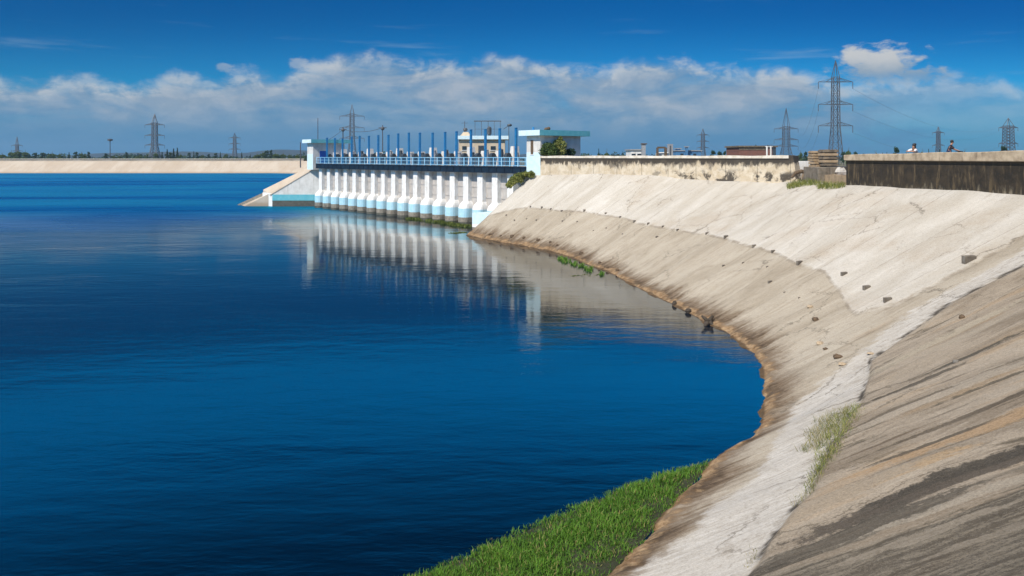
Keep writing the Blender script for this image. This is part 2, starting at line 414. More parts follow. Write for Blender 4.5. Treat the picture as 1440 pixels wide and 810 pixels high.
# crest wall plan line: gatehouse -> gap -> right wall
G_END = on_line(760, -.5)
WA0 = D(G_END, -.5, 0); WA1 = Vector((22.1, 62.4, 0)); WB0 = Vector((23.2, 54.3, 0)); WB1 = Vector((26.3, 40.2, 0))
def hit(px, p, q):
    u = (px - CX) / F; d = q - p
    t = (u * p.y - p.x) / (d.x - u * d.y)
    return p + d * t
BASE = [(740, 248), (760, 247), (820, 245.6), (860, 245), (905, 246.8), (930, 248.2), (965, 252.5), (1045, 256.5), (1105, 256.5), (1165, 258.5), (1190, 261.5), (1225, 263), (1340, 268.6), (1440, 275.5)]
def crest(px):
    py = float(np.interp(px, [b[0] for b in BASE], [b[1] for b in BASE]))
    p = hit(px, WA0, WA1) if px < 1110 else (hit(px, WB0, WB1) if px > 1190 else None)
    if p is None:
        t = (px - 1110) / 80; p = hit(1110, WA0, WA1).lerp(hit(1190, WB0, WB1), t); p = hit(px, hit(1110, WA0, WA1), hit(1190, WB0, WB1))
    return Vector((p.x, p.y, H - (py - HY) * p.y / F))

KEYS = [((656, 331), 748), ((700, 340), 820), ((758, 350), 905), ((800, 361), 965), ((828, 373), 1005), ((854, 382), 1048), ((883, 398), 1105), ((920, 416), 1165),
        ((961, 436), 1230), ((989, 453), 1285), ((1014, 464), 1345), ((1043, 485), 1430), ((1064, 505), (26.6, 37.6)), ((1073, 525), (26.7, 35.4)), ((1071, 555), (26.5, 33)),
        ((1073, 583), (26.1, 31)), ((1062, 608), (25.6, 29)), ((1028, 632), (24.9, 26.8)), ((1000, 651), (23.9, 24.4)), ((958, 695), (22.5, 22)),
        ((920, 741), (20.8, 19.2)), ((855, 810), (18.5, 15.8)), ('p', .6, 12.6, 16.2, 12.2), ('p', -1, 9.6, 13.5, 8.2), ('p', -3.5, 6, 10, 3.5),
        ('p', -7, 2.5, 5.5, -1.5), ('p', -12, -.5, 0, -6), ('p', -20, -3, -10, -11), ('p', -60, -8, -55, -20), ('p', -200, -20, -200, -36)]
WK, CK = [], []
for k in KEYS:
    if k[0] == 'p': WK.append((k[1], k[2], 0)); CK.append((k[3], k[4], 6.0))
    else:
        WK.append(tuple(at(*k[0], 0)))
        CK.append(tuple(crest(k[1])) if not isinstance(k[1], tuple) else (*k[1], 6.0))
WK = np.array(WK); CK = np.array(CK)
def catmull(K, u):
    n = len(K); i = np.clip(np.floor(u).astype(int), 0, n - 2); f = (u - i)[:, None]
    p0 = K[np.maximum(i - 1, 0)]; p1 = K[i]; p2 = K[i + 1]; p3 = K[np.minimum(i + 2, n - 1)]
    return .5 * (2 * p1 + (p2 - p0) * f + (2 * p0 - 5 * p1 + 4 * p2 - p3) * f ** 2 + (-p0 + 3 * p1 - 3 * p2 + p3) * f ** 3)

def poly_sd(px, py, poly):
    "signed distance (positive inside) of points to a polygon"
    poly = np.asarray(poly, float); n = len(poly); d = np.full(px.shape, 1e9); ins = np.zeros(px.shape, bool)
    for i in range(n):
        a, b = poly[i], poly[(i + 1) % n]; ex, ey = b - a
        t = np.clip(((px - a[0]) * ex + (py - a[1]) * ey) / (ex * ex + ey * ey + 1e-9), 0, 1)
        d = np.minimum(d, np.hypot(px - a[0] - t * ex, py - a[1] - t * ey))
        c = (a[1] > py) != (b[1] > py)
        with np.errstate(divide='ignore', invalid='ignore'):
            xx = a[0] + (py - a[1]) * ex / (ey if ey != 0 else 1e-9)
        ins ^= c & (px < xx)
    return np.where(ins, d, -d)

# patches of different concrete on the bank, as outlines on the slope (plan metres)
def slope_point(px, py):
    "point of the bank surface seen at a photo pixel"
    e = np.abs(PXY[..., 0] - px) + np.abs(PXY[..., 1] - py)
    k = np.unravel_index(np.argmin(e), e.shape)
    return Vector(GRID[k]), k

u = np.concatenate([np.linspace(0, 12, 420, endpoint=False), np.linspace(12, 23, 620, endpoint=False), np.linspace(23, len(KEYS) - 1, 120)])
W = catmull(WK, u); C = catmull(CK, u); W[:, 2] = 0
tt = np.concatenate([np.linspace(-.12, 0, 6, endpoint=False), np.linspace(0, 1, 170), [1.02, 1.06]])
NS, NTT = len(u), len(tt)
GRID = np.zeros((NS, NTT, 3)); L = np.linalg.norm(C - W, axis=1)
for j, t in enumerate(tt):
    GRID[:, j, :] = W + (C - W) * (t if t <= 1 else 1 + (t - 1))
    if t > 1: GRID[:, j, 2] = C[:, 2]
# flatter lip at the waterline
dist = tt[None, :] * L[:, None]
mid = (W + C) / 2; S = np.concatenate([[0], np.cumsum(np.linalg.norm(np.diff(mid, axis=0), axis=1))])
PXY = np.stack([CX + F * GRID[..., 0] / np.maximum(GRID[..., 1], .5), HY + F * (H - GRID[..., 2]) / np.maximum(GRID[..., 1], .5)], -1)
BERM = [(640, 330), (665, 313), (690, 303), (712, 297), (732, 293), (760, 293.6), (791, 296.5), (823, 299), (873, 306), (892, 313), (911, 316.5), (932, 321), (953, 325), (994, 330),
        (1021, 337), (1060, 348), (1088, 356), (1121, 371), (1160, 384), (1170, 398), (1182, 413), (1195, 437), (1202, 443), (1262, 430), (1330, 392), (1500, 300), (1500, 180), (600, 180), (600, 330)]
WHITE = [(1500, 318), (1440, 352), (1330, 410), (1262, 452), (1240, 470), (1185, 515), (1120, 568), (1106, 596), (1091, 620), (1073, 653), (1060, 668), (1030, 693), (1000, 716), (977, 745),
         (927, 783), (880, 822), (800, 900), (960, 900), (1015, 850), (1060, 800), (1105, 735), (1140, 690), (1165, 640), (1192, 590), (1213, 560), (1222, 530), (1225, 507), (1340, 425), (1440, 376), (1500, 347)]
NEAR = [(1500, 347), (1440, 376), (1340, 425), (1225, 507), (1222, 530), (1213, 560), (1192, 590), (1165, 640), (1140, 690), (1105, 735), (1060, 800), (1015, 850), (960, 900), (700, 1300), (3000, 1300), (3000, 250)]
front = GRID[..., 1] > 3.0
scale = np.maximum(GRID[..., 1], .5) / F
px_, py_ = np.where(front, PXY[..., 0], 5000), np.where(front, PXY[..., 1], 900)
sdb = poly_sd(px_, py_, BERM) * scale; sdw = poly_sd(px_, py_, WHITE) * scale; sdn = np.where(front, poly_sd(px_, py_, NEAR) * scale, 2.0)
sm = lambda x, a, b: np.clip((x - a) / (b - a), 0, 1) ** 2 * (3 - 2 * np.clip((x - a) / (b - a), 0, 1))
wob = np.sin(S * 1.7)[:, None] * .03 + np.sin(S * 4.1 + 1)[:, None] * .02
GRID[..., 2] += .05 * sm(sdb + wob, -.05, .12) + .10 * sm(sdn + wob, -.04, .10)
# shallow irregular settlement of the slabs
GRID[..., 2] += (np.sin(S * .9)[:, None] * np.sin(dist * .55 + 1.3) * .035 + np.sin(S * 2.3 + .5)[:, None] * .012) * sm(dist, .2, 1.5)
jag = sum(np.sin(S * f_ + p_) * a_ for f_, p_, a_ in ((1.3, .2, .04), (2.9, 1.1, .03), (6.3, 2.0, .014), (11.7, .4, .008), (23.1, 3.0, .004)))
GRID[..., 2] += jag[:, None] * np.exp(-(dist / .55) ** 2) + .05 * np.exp(-((dist - .35) / .22) ** 2)
def build_bank():
    idx = np.arange(NS * NTT).reshape(NS, NTT)
    q = np.stack([idx[:-1, :-1], idx[1:, :-1], idx[1:, 1:], idx[:-1, 1:]], -1).reshape(-1, 4)
    V = GRID.reshape(-1, 3)
    # closing side against the dam
    k0 = len(V); side = GRID[0].copy(); side[:, 2] = -1.5; V = np.concatenate([V, side])
    s = np.arange(NTT - 1); q2 = np.stack([idx[0, :-1], idx[0, 1:], k0 + s + 1, k0 + s], -1)
    o = np_mesh('embankment', V, np.concatenate([q, q2]), smooth=True)
    me = o.data
    pad = lambda a: np.concatenate([a.reshape(-1), a[0]]).astype(np.float32)
    for nme, arr in (('sd_berm', sdb), ('sd_white', sdw), ('sd_near', sdn), ('along', np.repeat(S[:, None], NTT, 1)), ('up', dist)):
        at_ = me.attributes.new(nme, 'FLOAT', 'POINT'); at_.data.foreach_set('value', pad(arr))
    m, nt, b = nodes('weathered concrete bank'); g = NT(nt)
    a = lambda n: g.attr(n).outputs['Fac']
    s0, t_ = a('along'), a('up')
    pos = g.n('ShaderNodeNewGeometry').outputs['Position']
    mot = g.noise(pos, 1.1, 8, .65); mot2 = g.noise(pos, .23, 5, .55); grit = g.noise(pos, 22, 6, .7); mot3 = g.noise(pos, 3.5, 6, .65)
    drift = g.noise(g.comb(g.math('MULTIPLY', s0, .35), g.math('MULTIPLY', t_, .25), 7.0), 1.0, 3, .5)
    s_ = g.math('ADD', s0, g.math('ADD', g.math('MULTIPLY', g.math('SUBTRACT', drift, .5), 1.1), g.math('MULTIPLY', g.math('SUBTRACT', mot3, .5), .16)))
    st1 = g.noise(g.comb(g.math('MULTIPLY', s_, 2.4), g.math('MULTIPLY', t_, .24)), 1.0, 8, .66, .5)      # fine run-off streaks
    st2 = g.noise(g.comb(g.math('MULTIPLY', s_, .50), g.math('MULTIPLY', t_, .11), 4.0), 1.0, 7, .64, .5)  # broad streaks
    st3 = g.noise(g.comb(g.math('MULTIPLY', s_, 1.05), g.math('MULTIPLY', t_, .15), 9.0), 1.0, 7, .64, .5)
    st4 = g.noise(g.comb(g.math('MULTIPLY', s_, 6.5), g.math('MULTIPLY', t_, .9), 2.0), 1.0, 7, .70, .4)
    wig = g.math('MULTIPLY', g.math('SUBTRACT', g.noise(pos, 2.4, 5, .6), .5), .35)
    # lower slab
    low = g.mix(g.sstep(st2, .33, .66), (0.335, 0.290, 0.225), (0.436, 0.388, 0.315))
    low = g.mix(g.math('MULTIPLY', g.sstep(st1, .50, .70), .50), low, (0.243, 0.192, 0.134))
    low = g.mix(g.math('MULTIPLY', g.sstep(st4, .54, .72), .28), low, (0.502, 0.457, 0.387))
    low = g.mix(g.math('MULTIPLY', g.sstep(st3, .58, .72), .35), low, (0.301, 0.212, 0.126))
    low = g.mix(g.math('MULTIPLY', g.sstep(mot, .52, .72), .30), low, (0.226, 0.180, 0.130))
    toe = g.math('ADD', t_, g.math('MULTIPLY', g.math('SUBTRACT', st1, .5), 3.0)); toe = g.math('ADD', toe, g.math('MULTIPLY', g.math('SUBTRACT', st2, .5), 3.6)); toe = g.math('ADD', toe, g.math('MULTIPLY', g.math('SUBTRACT', mot3, .5), 1.4))
    low = g.mix(g.math('MULTIPLY', g.sstep(toe, 2.1, .5), .82), low, (0.125, 0.080, 0.046))
    low = g.mix(g.math('MULTIPLY', g.sstep(g.math('ADD', toe, g.math('MULTIPLY', mot, 1.2)), 1.45, .6), .78), low, (0.040, 0.027, 0.017))
    lip = g.math('ADD', t_, g.math('ADD', g.math('MULTIPLY', g.math('SUBTRACT', mot, .5), 2.0), g.math('ADD', g.math('MULTIPLY', g.math('SUBTRACT', st1, .5), 1.5), g.math('MULTIPLY', g.math('SUBTRACT', mot3, .5), .6))))
    low = g.mix(g.math('MULTIPLY', g.sstep(lip, .62, .12), .85), low, g.mix(g.sstep(mot3, .36, .64), (0.385, 0.269, 0.158), (0.201, 0.118, 0.059)))
    low = g.mix(g.math('MULTIPLY', g.sstep(t_, .14, .0), .75), low, (0.054, 0.037, 0.022))
    # upper pale slab
    upc = g.mix(g.sstep(st2, .32, .68), (0.452, 0.414, 0.354), (0.563, 0.533, 0.482))
    upc = g.mix(g.math('MULTIPLY', g.sstep(st1, .53, .74), .50), upc, (0.352, 0.298, 0.231))
    upc = g.mix(g.math('MULTIPLY', g.sstep(mot2, .48, .70), .40), upc, (0.372, 0.298, 0.217))
    upc = g.mix(g.math('MULTIPLY', g.sstep(st4, .56, .72), .3), upc, (0.623, 0.598, 0.551))
    upc = g.mix(g.math('MULTIPLY', g.sstep(st3, .58, .74), .35), upc, (0.302, 0.260, 0.202))
    upc = g.mix(g.math('MULTIPLY', g.sstep(mot3, .55, .75), .25), upc, (0.302, 0.264, 0.217))
    # near slab
    nr = g.mix(g.sstep(st2, .36, .58), (0.212, 0.171, 0.126), (0.348, 0.295, 0.230))
    nr = g.mix(g.math('MULTIPLY', g.sstep(mot, .44, .66), .40), nr, (0.247, 0.208, 0.159))
    orange = g.noise(g.comb(g.math('MULTIPLY', s_, .62), g.math('MULTIPLY', t_, .13), 21.0), 1.0, 6, .62, .4)
    nr = g.mix(g.math('MULTIPLY', g.sstep(orange, .52, .66), .36), nr, (0.357, 0.239, 0.126))
    nr = g.mix(g.math('MULTIPLY', g.sstep(st4, .55, .68), .40), nr, (0.442, 0.390, 0.312))
    nr = g.mix(g.math('MULTIPLY', g.sstep(st3, .56, .62), g.sstep(mot3, .34, .60, .25, .85)), nr, (0.090, 0.076, 0.055))
    nr = g.mix(g.math('MULTIPLY', g.sstep(st1, .58, .65), .55), nr, (0.090, 0.071, 0.051))
    # individual long run-off stains
    ragged = g.math('ADD', g.math('MULTIPLY', g.math('SUBTRACT', st3, .5), 1.5), g.math('ADD', g.math('MULTIPLY', g.math('SUBTRACT', st1, .5), 1.3), g.math('ADD', g.math('MULTIPLY', g.math('SUBTRACT', mot3, .5), 1.1), g.math('ADD', g.math('MULTIPLY', g.math('SUBTRACT', st4, .5), 1.1), g.math('MULTIPLY', g.math('SUBTRACT', g.noise(pos, 13, 7, .8), .5), 1.0)))))
    def stain(col, px, py, wdt, length, colour, amt):
        k_ = np.unravel_index(np.argmin(np.abs(PXY[..., 0] - px) + np.abs(PXY[..., 1] - py)), PXY.shape[:2])
        ds = g.math('DIVIDE', g.math('SUBTRACT', s_, float(S[k_[0]])), wdt); dt = g.math('DIVIDE', g.math('SUBTRACT', t_, float(dist[k_])), length)
        e_ = g.math('SUBTRACT', 1.0, g.math('SQRT', g.math('ADD', g.math('MULTIPLY', ds, ds), g.math('MULTIPLY', dt, dt))))
        f_ = g.sstep(g.math('ADD', e_, ragged), .0, .34)
        return g.mix(g.math('MULTIPLY', f_, amt), col, colour)
    for args in ((1370, 470, .42, 3.2, (0.332, 0.285, 0.220), .8), (1330, 480, .45, 3.6, (0.379, 0.333, 0.255), .7), (1400, 600, .5, 3.6, (0.357, 0.239, 0.133), .75), (1230, 690, .40, 2.8, (0.369, 0.259, 0.148), .75), (1330, 560, .45, 3.0, (0.348, 0.302, 0.241), .7), (1150, 720, .5, 2.6, (0.306, 0.259, 0.199), .8),
                 (1370, 503, .26, 2.4, (0.052, 0.048, 0.038), .82), (1295, 541, .22, 1.7, (0.058, 0.050, 0.039), .82), (1410, 540, .20, 2.6, (0.080, 0.069, 0.051), .85), (1260, 585, .16, 1.6, (0.106, 0.086, 0.063), .8), (1360, 590, .16, 2.2, (0.090, 0.071, 0.051), .8), (1235, 630, .14, 1.6, (0.106, 0.077, 0.053), .75), (1310, 630, .2, 1.8, (0.080, 0.067, 0.051), .85),
                 (1330, 690, .5, 3.4, (0.064, 0.054, 0.044), .85), (1200, 760, .5, 2.8, (0.068, 0.060, 0.048), .85), (1400, 655, .32, 2.6, (0.058, 0.051, 0.041), .85)):
        nr = stain(nr, *args)
    deepd = g.math('ADD', s0, g.math('ADD', g.math('MULTIPLY', g.math('SUBTRACT', st2, .5), 9.0), g.math('MULTIPLY', g.math('SUBTRACT', st1, .5), 4.0)))
    NEAR_S = float(S[np.unravel_index(np.argmin(np.abs(PXY[..., 0] - 1330) + np.abs(PXY[..., 1] - 715)), PXY.shape[:2])[0]])
    dk = g.mix(g.sstep(g.math('ADD', st4, g.math('MULTIPLY', g.math('SUBTRACT', grit, .5), .7)), .42, .62), (0.060, 0.052, 0.041), (0.174, 0.151, 0.118))
    nr = g.mix(g.math('MULTIPLY', g.sstep(deepd, NEAR_S - .6, NEAR_S + .5), .90), nr, dk)
    for args in ((1385, 700, .22, 2.2, (0.315, 0.276, 0.220), .75), (1290, 765, .18, 1.6, (0.242, 0.208, 0.164), .7), (1400, 760, .16, 1.8, (0.212, 0.182, 0.143), .7)): nr = stain(nr, *args)
    sp2 = g.noise(pos, 19, 6, .8)
    nr = g.mix(g.math('MULTIPLY', g.sstep(sp2, .53, .62), .40), nr, g.mix(1.0, nr, (1.6, 1.6, 1.58), 'MULTIPLY'))
    nr = g.mix(g.math('MULTIPLY', g.sstep(sp2, .47, .38), .50), nr, g.mix(1.0, nr, (0.522, 0.495, 0.451), 'MULTIPLY'))
    speck = g.noise(pos, 55, 4, .7)
    nr = g.mix(g.math('MULTIPLY', g.sstep(speck, .56, .70), .45), nr, (0.379, 0.333, 0.270))
    nr = g.mix(g.math('MULTIPLY', g.sstep(speck, .44, .30), .55), nr, (0.064, 0.052, 0.041))
    # white patch strip
    wh = g.mix(g.sstep(st4, .35, .68), (0.416, 0.384, 0.339), (0.542, 0.514, 0.471))
    wh = g.mix(g.math('MULTIPLY', g.sstep(mot, .52, .72), .5), wh, (0.280, 0.245, 0.198))
    wh = g.mix(g.math('MULTIPLY', g.sstep(g.math('ADD', mot3, g.math('MULTIPLY', a('sd_near'), .25)), .47, .60), .45), wh, (0.199, 0.170, 0.131))
    col = g.mix(g.sstep(g.math('ADD', a('sd_berm'), g.math('MULTIPLY', wig, .6)), -.10, .12), low, upc)
    col = g.mix(g.sstep(g.math('ADD', a('sd_white'), g.math('ADD', g.math('MULTIPLY', wig, 1.4), g.math('MULTIPLY', g.math('SUBTRACT', st1, .5), .45))), -.10, .10), col, wh)
    nm = g.sstep(g.math('ADD', a('sd_near'), g.math('MULTIPLY', wig, .25)), -.02, .04)
    col = g.mix(nm, col, nr)
    # hairline cracks, open joints between the poured panels, worn grit
    vo = g.n('ShaderNodeTexVoronoi', feature='DISTANCE_TO_EDGE'); vo.inputs['Scale'].default_value = .33
    nt.links.new(g.comb(g.math('ADD', s0, g.math('MULTIPLY', mot, 1.6)), g.math('ADD', g.math('MULTIPLY', t_, .7), g.math('MULTIPLY', mot3, .9))), vo.inputs['Vector'])
    ck = g.math('MULTIPLY', g.sstep(vo.outputs['Distance'], .012, .003), g.sstep(mot2, .46, .58))
    col = g.mix(g.math('MULTIPLY', ck, .55), col, (.085, .07, .05))
    jn = g.math('ABSOLUTE', g.math('SUBTRACT', g.math('FRACT', g.math('DIVIDE', g.math('ADD', s0, g.math('MULTIPLY', mot3, .12)), 3.4)), .5))
    jl = g.math('MULTIPLY', g.sstep(jn, .014, .003), g.sstep(mot, .34, .56))
    col = g.mix(g.math('MULTIPLY', jl, .42), col, (.15, .12, .09))
    tone = g.n('ShaderNodeTexWhiteNoise', noise_dimensions='1D'); nt.links.new(g.math('FLOOR', g.math('DIVIDE', g.math('ADD', g.math('ADD', s0, 1.7), g.math('MULTIPLY', mot3, .12)), 3.4)), tone.inputs['W'])
    col = g.mix(g.lin(tone.outputs['Value'], 0, 1, .0, .30), col, g.mix(1.0, col, (.80, .78, .75), 'MULTIPLY'))
    fine = g.noise(pos, 9, 8, .78); fine2 = g.noise(pos, 38, 5, .75)
    col = g.mix(g.math('MULTIPLY', g.sstep(fine, .50, .64), .30), col, g.mix(1.0, col, (.58, .54, .49), 'MULTIPLY'))
    col = g.mix(g.math('MULTIPLY', g.sstep(fine, .46, .34), .30), col, g.mix(1.0, col, (1.22, 1.22, 1.22), 'MULTIPLY'))
    col = g.mix(g.math('MULTIPLY', g.sstep(fine2, .54, .66), .35), col, g.mix(1.0, col, (.50, .47, .43), 'MULTIPLY'))
    # dark broken line in the step at the edge of the near slab and along the pale slab
    crk = g.math('MULTIPLY', g.sstep(g.math('ABSOLUTE', g.math('ADD', a('sd_near'), g.math('ADD', .03, g.math('MULTIPLY', wig, .4)))), .11, .01), g.sstep(g.noise(pos, .9, 5, .6), .42, .56))
    col = g.mix(g.math('MULTIPLY', crk, .9), col, (.04, .032, .024))
    crk2 = g.math('MULTIPLY', g.sstep(g.math('ABSOLUTE', g.math('ADD', a('sd_berm'), g.math('MULTIPLY', wig, .6))), .11, .02), g.sstep(mot, .38, .6))
    col = g.mix(g.math('MULTIPLY', g.math('MULTIPLY', crk2, .55), g.math('SUBTRACT', 1.0, nm)), col, (.17, .135, .095))
    col = g.mix(g.math('MULTIPLY', g.sstep(grit, .45, .65), .34), col, g.mix(1.0, col, (.42, .40, .37), 'MULTIPLY'))
    col = g.mix(g.math('MULTIPLY', g.sstep(g.noise(pos, 6, 6, .7), .56, .72), .40), col, g.mix(1.0, col, (.55, .52, .48), 'MULTIPLY'))
    nt.links.new(col, b.inputs['Base Color']); b.inputs['Roughness'].default_value = .95; b.inputs['Specular IOR Level'].default_value = .12
    hgt = g.math('ADD', g.math('MULTIPLY', st4, .6), g.math('ADD', g.math('MULTIPLY', grit, .35), g.math('MULTIPLY', mot, .8)))
    nt.links.new(g.bump(hgt, .32, .05), b.inputs['Normal'])
    me.materials.append(m)
    return kind(o, 'structure')
bank = build_bank()

# ------------------------------------------------------------------ water
def water_material():
    m, nt, b = nodes('reservoir water'); g = NT(nt)
    pos = g.n('ShaderNodeNewGeometry').outputs['Position']; x, y, z = g.sep(pos)
    nt.nodes.remove(b); df = g.n('ShaderNodeBsdfDiffuse'); gl = g.n('ShaderNodeBsdfGlossy'); fr = g.n('ShaderNodeFresnel'); mx = g.n('ShaderNodeMixShader')
    df.inputs[0].default_value = (.0, .0045, .0125, 1); fr.inputs['IOR'].default_value = 1.40
    nt.links.new(fr.outputs[0], mx.inputs[0]); nt.links.new(df.outputs[0], mx.inputs[1]); nt.links.new(gl.outputs[0], mx.inputs[2]); nt.links.new(mx.outputs[0], nt.nodes['Material Output'].inputs[0])
    w1 = g.noise(g.map(pos, (.45, 1.1, 1)), 1.1, 5, .58, .2)
    w2 = g.noise(g.map(pos, (.26, .66, 1), (5, 2, 0)), .42, 4, .5, .3)
    w3 = g.noise(g.map(pos, (.6, 1.3, 1), (1, 9, 0)), 4.2, 4, .6)
    calm = g.noise(g.map(pos, (.008, .03, 1)), 1.0, 4, .55, .6)
    gust = g.noise(g.map(pos, (.035, .10, 1), (4, 4, 0)), 1.0, 5, .6, .5)
    # sheltered water by the dam and bank is calm, the open reservoir is ruffled by wind
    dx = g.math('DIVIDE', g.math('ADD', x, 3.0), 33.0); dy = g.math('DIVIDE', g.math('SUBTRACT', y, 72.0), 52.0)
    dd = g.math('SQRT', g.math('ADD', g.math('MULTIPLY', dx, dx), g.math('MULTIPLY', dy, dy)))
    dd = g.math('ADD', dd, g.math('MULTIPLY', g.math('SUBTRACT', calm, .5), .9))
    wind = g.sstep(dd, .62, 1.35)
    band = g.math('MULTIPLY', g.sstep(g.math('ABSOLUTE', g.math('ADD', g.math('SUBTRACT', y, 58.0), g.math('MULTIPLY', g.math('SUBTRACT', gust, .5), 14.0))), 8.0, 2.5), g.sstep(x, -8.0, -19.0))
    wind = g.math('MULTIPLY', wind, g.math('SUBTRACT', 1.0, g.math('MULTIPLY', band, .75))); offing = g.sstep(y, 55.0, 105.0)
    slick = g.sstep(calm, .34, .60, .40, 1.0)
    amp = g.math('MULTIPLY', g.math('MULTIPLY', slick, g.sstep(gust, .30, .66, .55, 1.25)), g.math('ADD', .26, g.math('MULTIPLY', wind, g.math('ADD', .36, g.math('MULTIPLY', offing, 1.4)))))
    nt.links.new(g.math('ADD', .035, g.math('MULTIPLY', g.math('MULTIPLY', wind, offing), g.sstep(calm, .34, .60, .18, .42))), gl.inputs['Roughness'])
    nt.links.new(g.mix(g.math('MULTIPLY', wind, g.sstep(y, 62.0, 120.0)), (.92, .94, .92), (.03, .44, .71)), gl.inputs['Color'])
    h = g.math('ADD', g.math('MULTIPLY', w1, .45), g.math('ADD', g.math('MULTIPLY', w2, 1.0), g.math('MULTIPLY', w3, .09)))
    bn = g.n('ShaderNodeBump'); nt.links.new(h, bn.inputs['Height']); bn.inputs['Strength'].default_value = 1.0
    nt.links.new(g.math('MULTIPLY', amp, .10), bn.inputs['Distance'])
    for nd in (gl, fr): nt.links.new(bn.outputs[0], nd.inputs['Normal'])
    return m
wb = MB(); k = wb.add([(-1400, -60, 0), (60, -60, 0), (60, 400, 0), (-1400, 400, 0)]); wb.face((k, k + 1, k + 2, k + 3))
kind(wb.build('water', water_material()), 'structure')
gb = MB(); k = gb.add([(-2600, -2600, -4), (2600, -2600, -4), (2600, 2600, -4), (-2600, 2600, -4)]); gb.face((k, k + 1, k + 2, k + 3))
kind(gb.build('ground', M['lakebed']), 'structure')

# ------------------------------------------------------------------ land outside the reservoir
LEFT_TOE = [(-43.0, 126.6), (-45.3, 130.5), (-60, 195), (-104, 382)]
def land():
    mb = MB()
    inner = [(-1500, 418, 90), (-300, 418, 90), (-98, 418, 66), (-80, 360, 58), (-36, 180, 52), (-24, 133, 47), (-18, 128, 44), (10, 95, 38), (18, 84, 34), (30, 66, 24), (34, 50, 12), (34.5, 36, 2),
             (30, 22, -14), (22, 8, -30), (8, -10, -55), (-10, -22, -75), (-60, -32, -85), (-200, -48, -90), (-1500, -60, -90)]
    r0 = mb.add([(x, y, 6.6) for x, y, a in inner])
    r1 = mb.add([(x + 60 * math.cos(R(a)), y + 60 * math.sin(R(a)), 5.0) for x, y, a in inner])
    r2 = mb.add([(x + 2400 * math.cos(R(a)), y + 2100 * math.sin(R(a)), 4.0) for x, y, a in inner])
    for a_, b_ in ((r0, r1), (r1, r2)):
        for j in range(len(inner) - 1): mb.face((a_ + j, a_ + j + 1, b_ + j + 1, b_ + j))
    kind(mb.build('land', M['land']), 'structure')
land()

def crest_line():
    "outer face line of crest walls, sampled"
    pts = [Vector(p) for p in CK]
    return pts
def offset_line(pts, d):
    out = []
    for i, p in enumerate(pts):
        t = pts[min(i + 1, len(pts) - 1)] - pts[max(i - 1, 0)]; t = Vector((t.x, t.y, 0)).normalized()
        n = Vector((-t.y, t.x, 0)); out.append(p + n * d)      # left of travel direction = landward (travel comes towards the viewer)
    return out
# crest road behind the walls
cl = [WA0.copy()] + [WA0.lerp(WA1, k / 6) for k in range(1, 7)] + [WB0.lerp(WB1, k / 4) for k in range(5)] + [Vector((26.9, 36.5, 0)), Vector((26.5, 32, 0)), Vector((25, 26.8, 0)), Vector((22.5, 21.8, 0)), Vector((18.6, 15.5, 0)), Vector((13.6, 7.9, 0)), Vector((5.6, -1.8, 0)), Vector((-10, -11.5, 0)), Vector((-60, -21, 0))]
def strip(name, pts, d0, d1, z0, z1, mat, parent=None, gap=0):
    a, b = offset_line(pts, d0), offset_line(pts, d1); mb = MB()
    if gap: a = [(offset_line(pts, gap)[i] if 53 < pts[i].y < 66.5 else a[i]) for i in range(len(pts))]
    rings = [[Vector((p.x, p.y, z0)), Vector((q.x, q.y, z0)), Vector((q.x, q.y, z1)), Vector((p.x, p.y, z1))] for p, q in zip(a, b)]
    mb.loft(rings); return mb.build(name, mat, parent)
rd = strip('road', cl, 1.6, 7.6, 4.0, 7.25, [M['asphalt']], gap=3.9); kind(rd, 'structure')
kind(strip('pavement', cl[:6], .62, 1.598, 4.0, 7.37, [M['concrete']]), 'structure'); kind(strip('pavement', cl[8:], .62, 1.598, 4.0, 7.37, [M['concrete']]), 'structure')

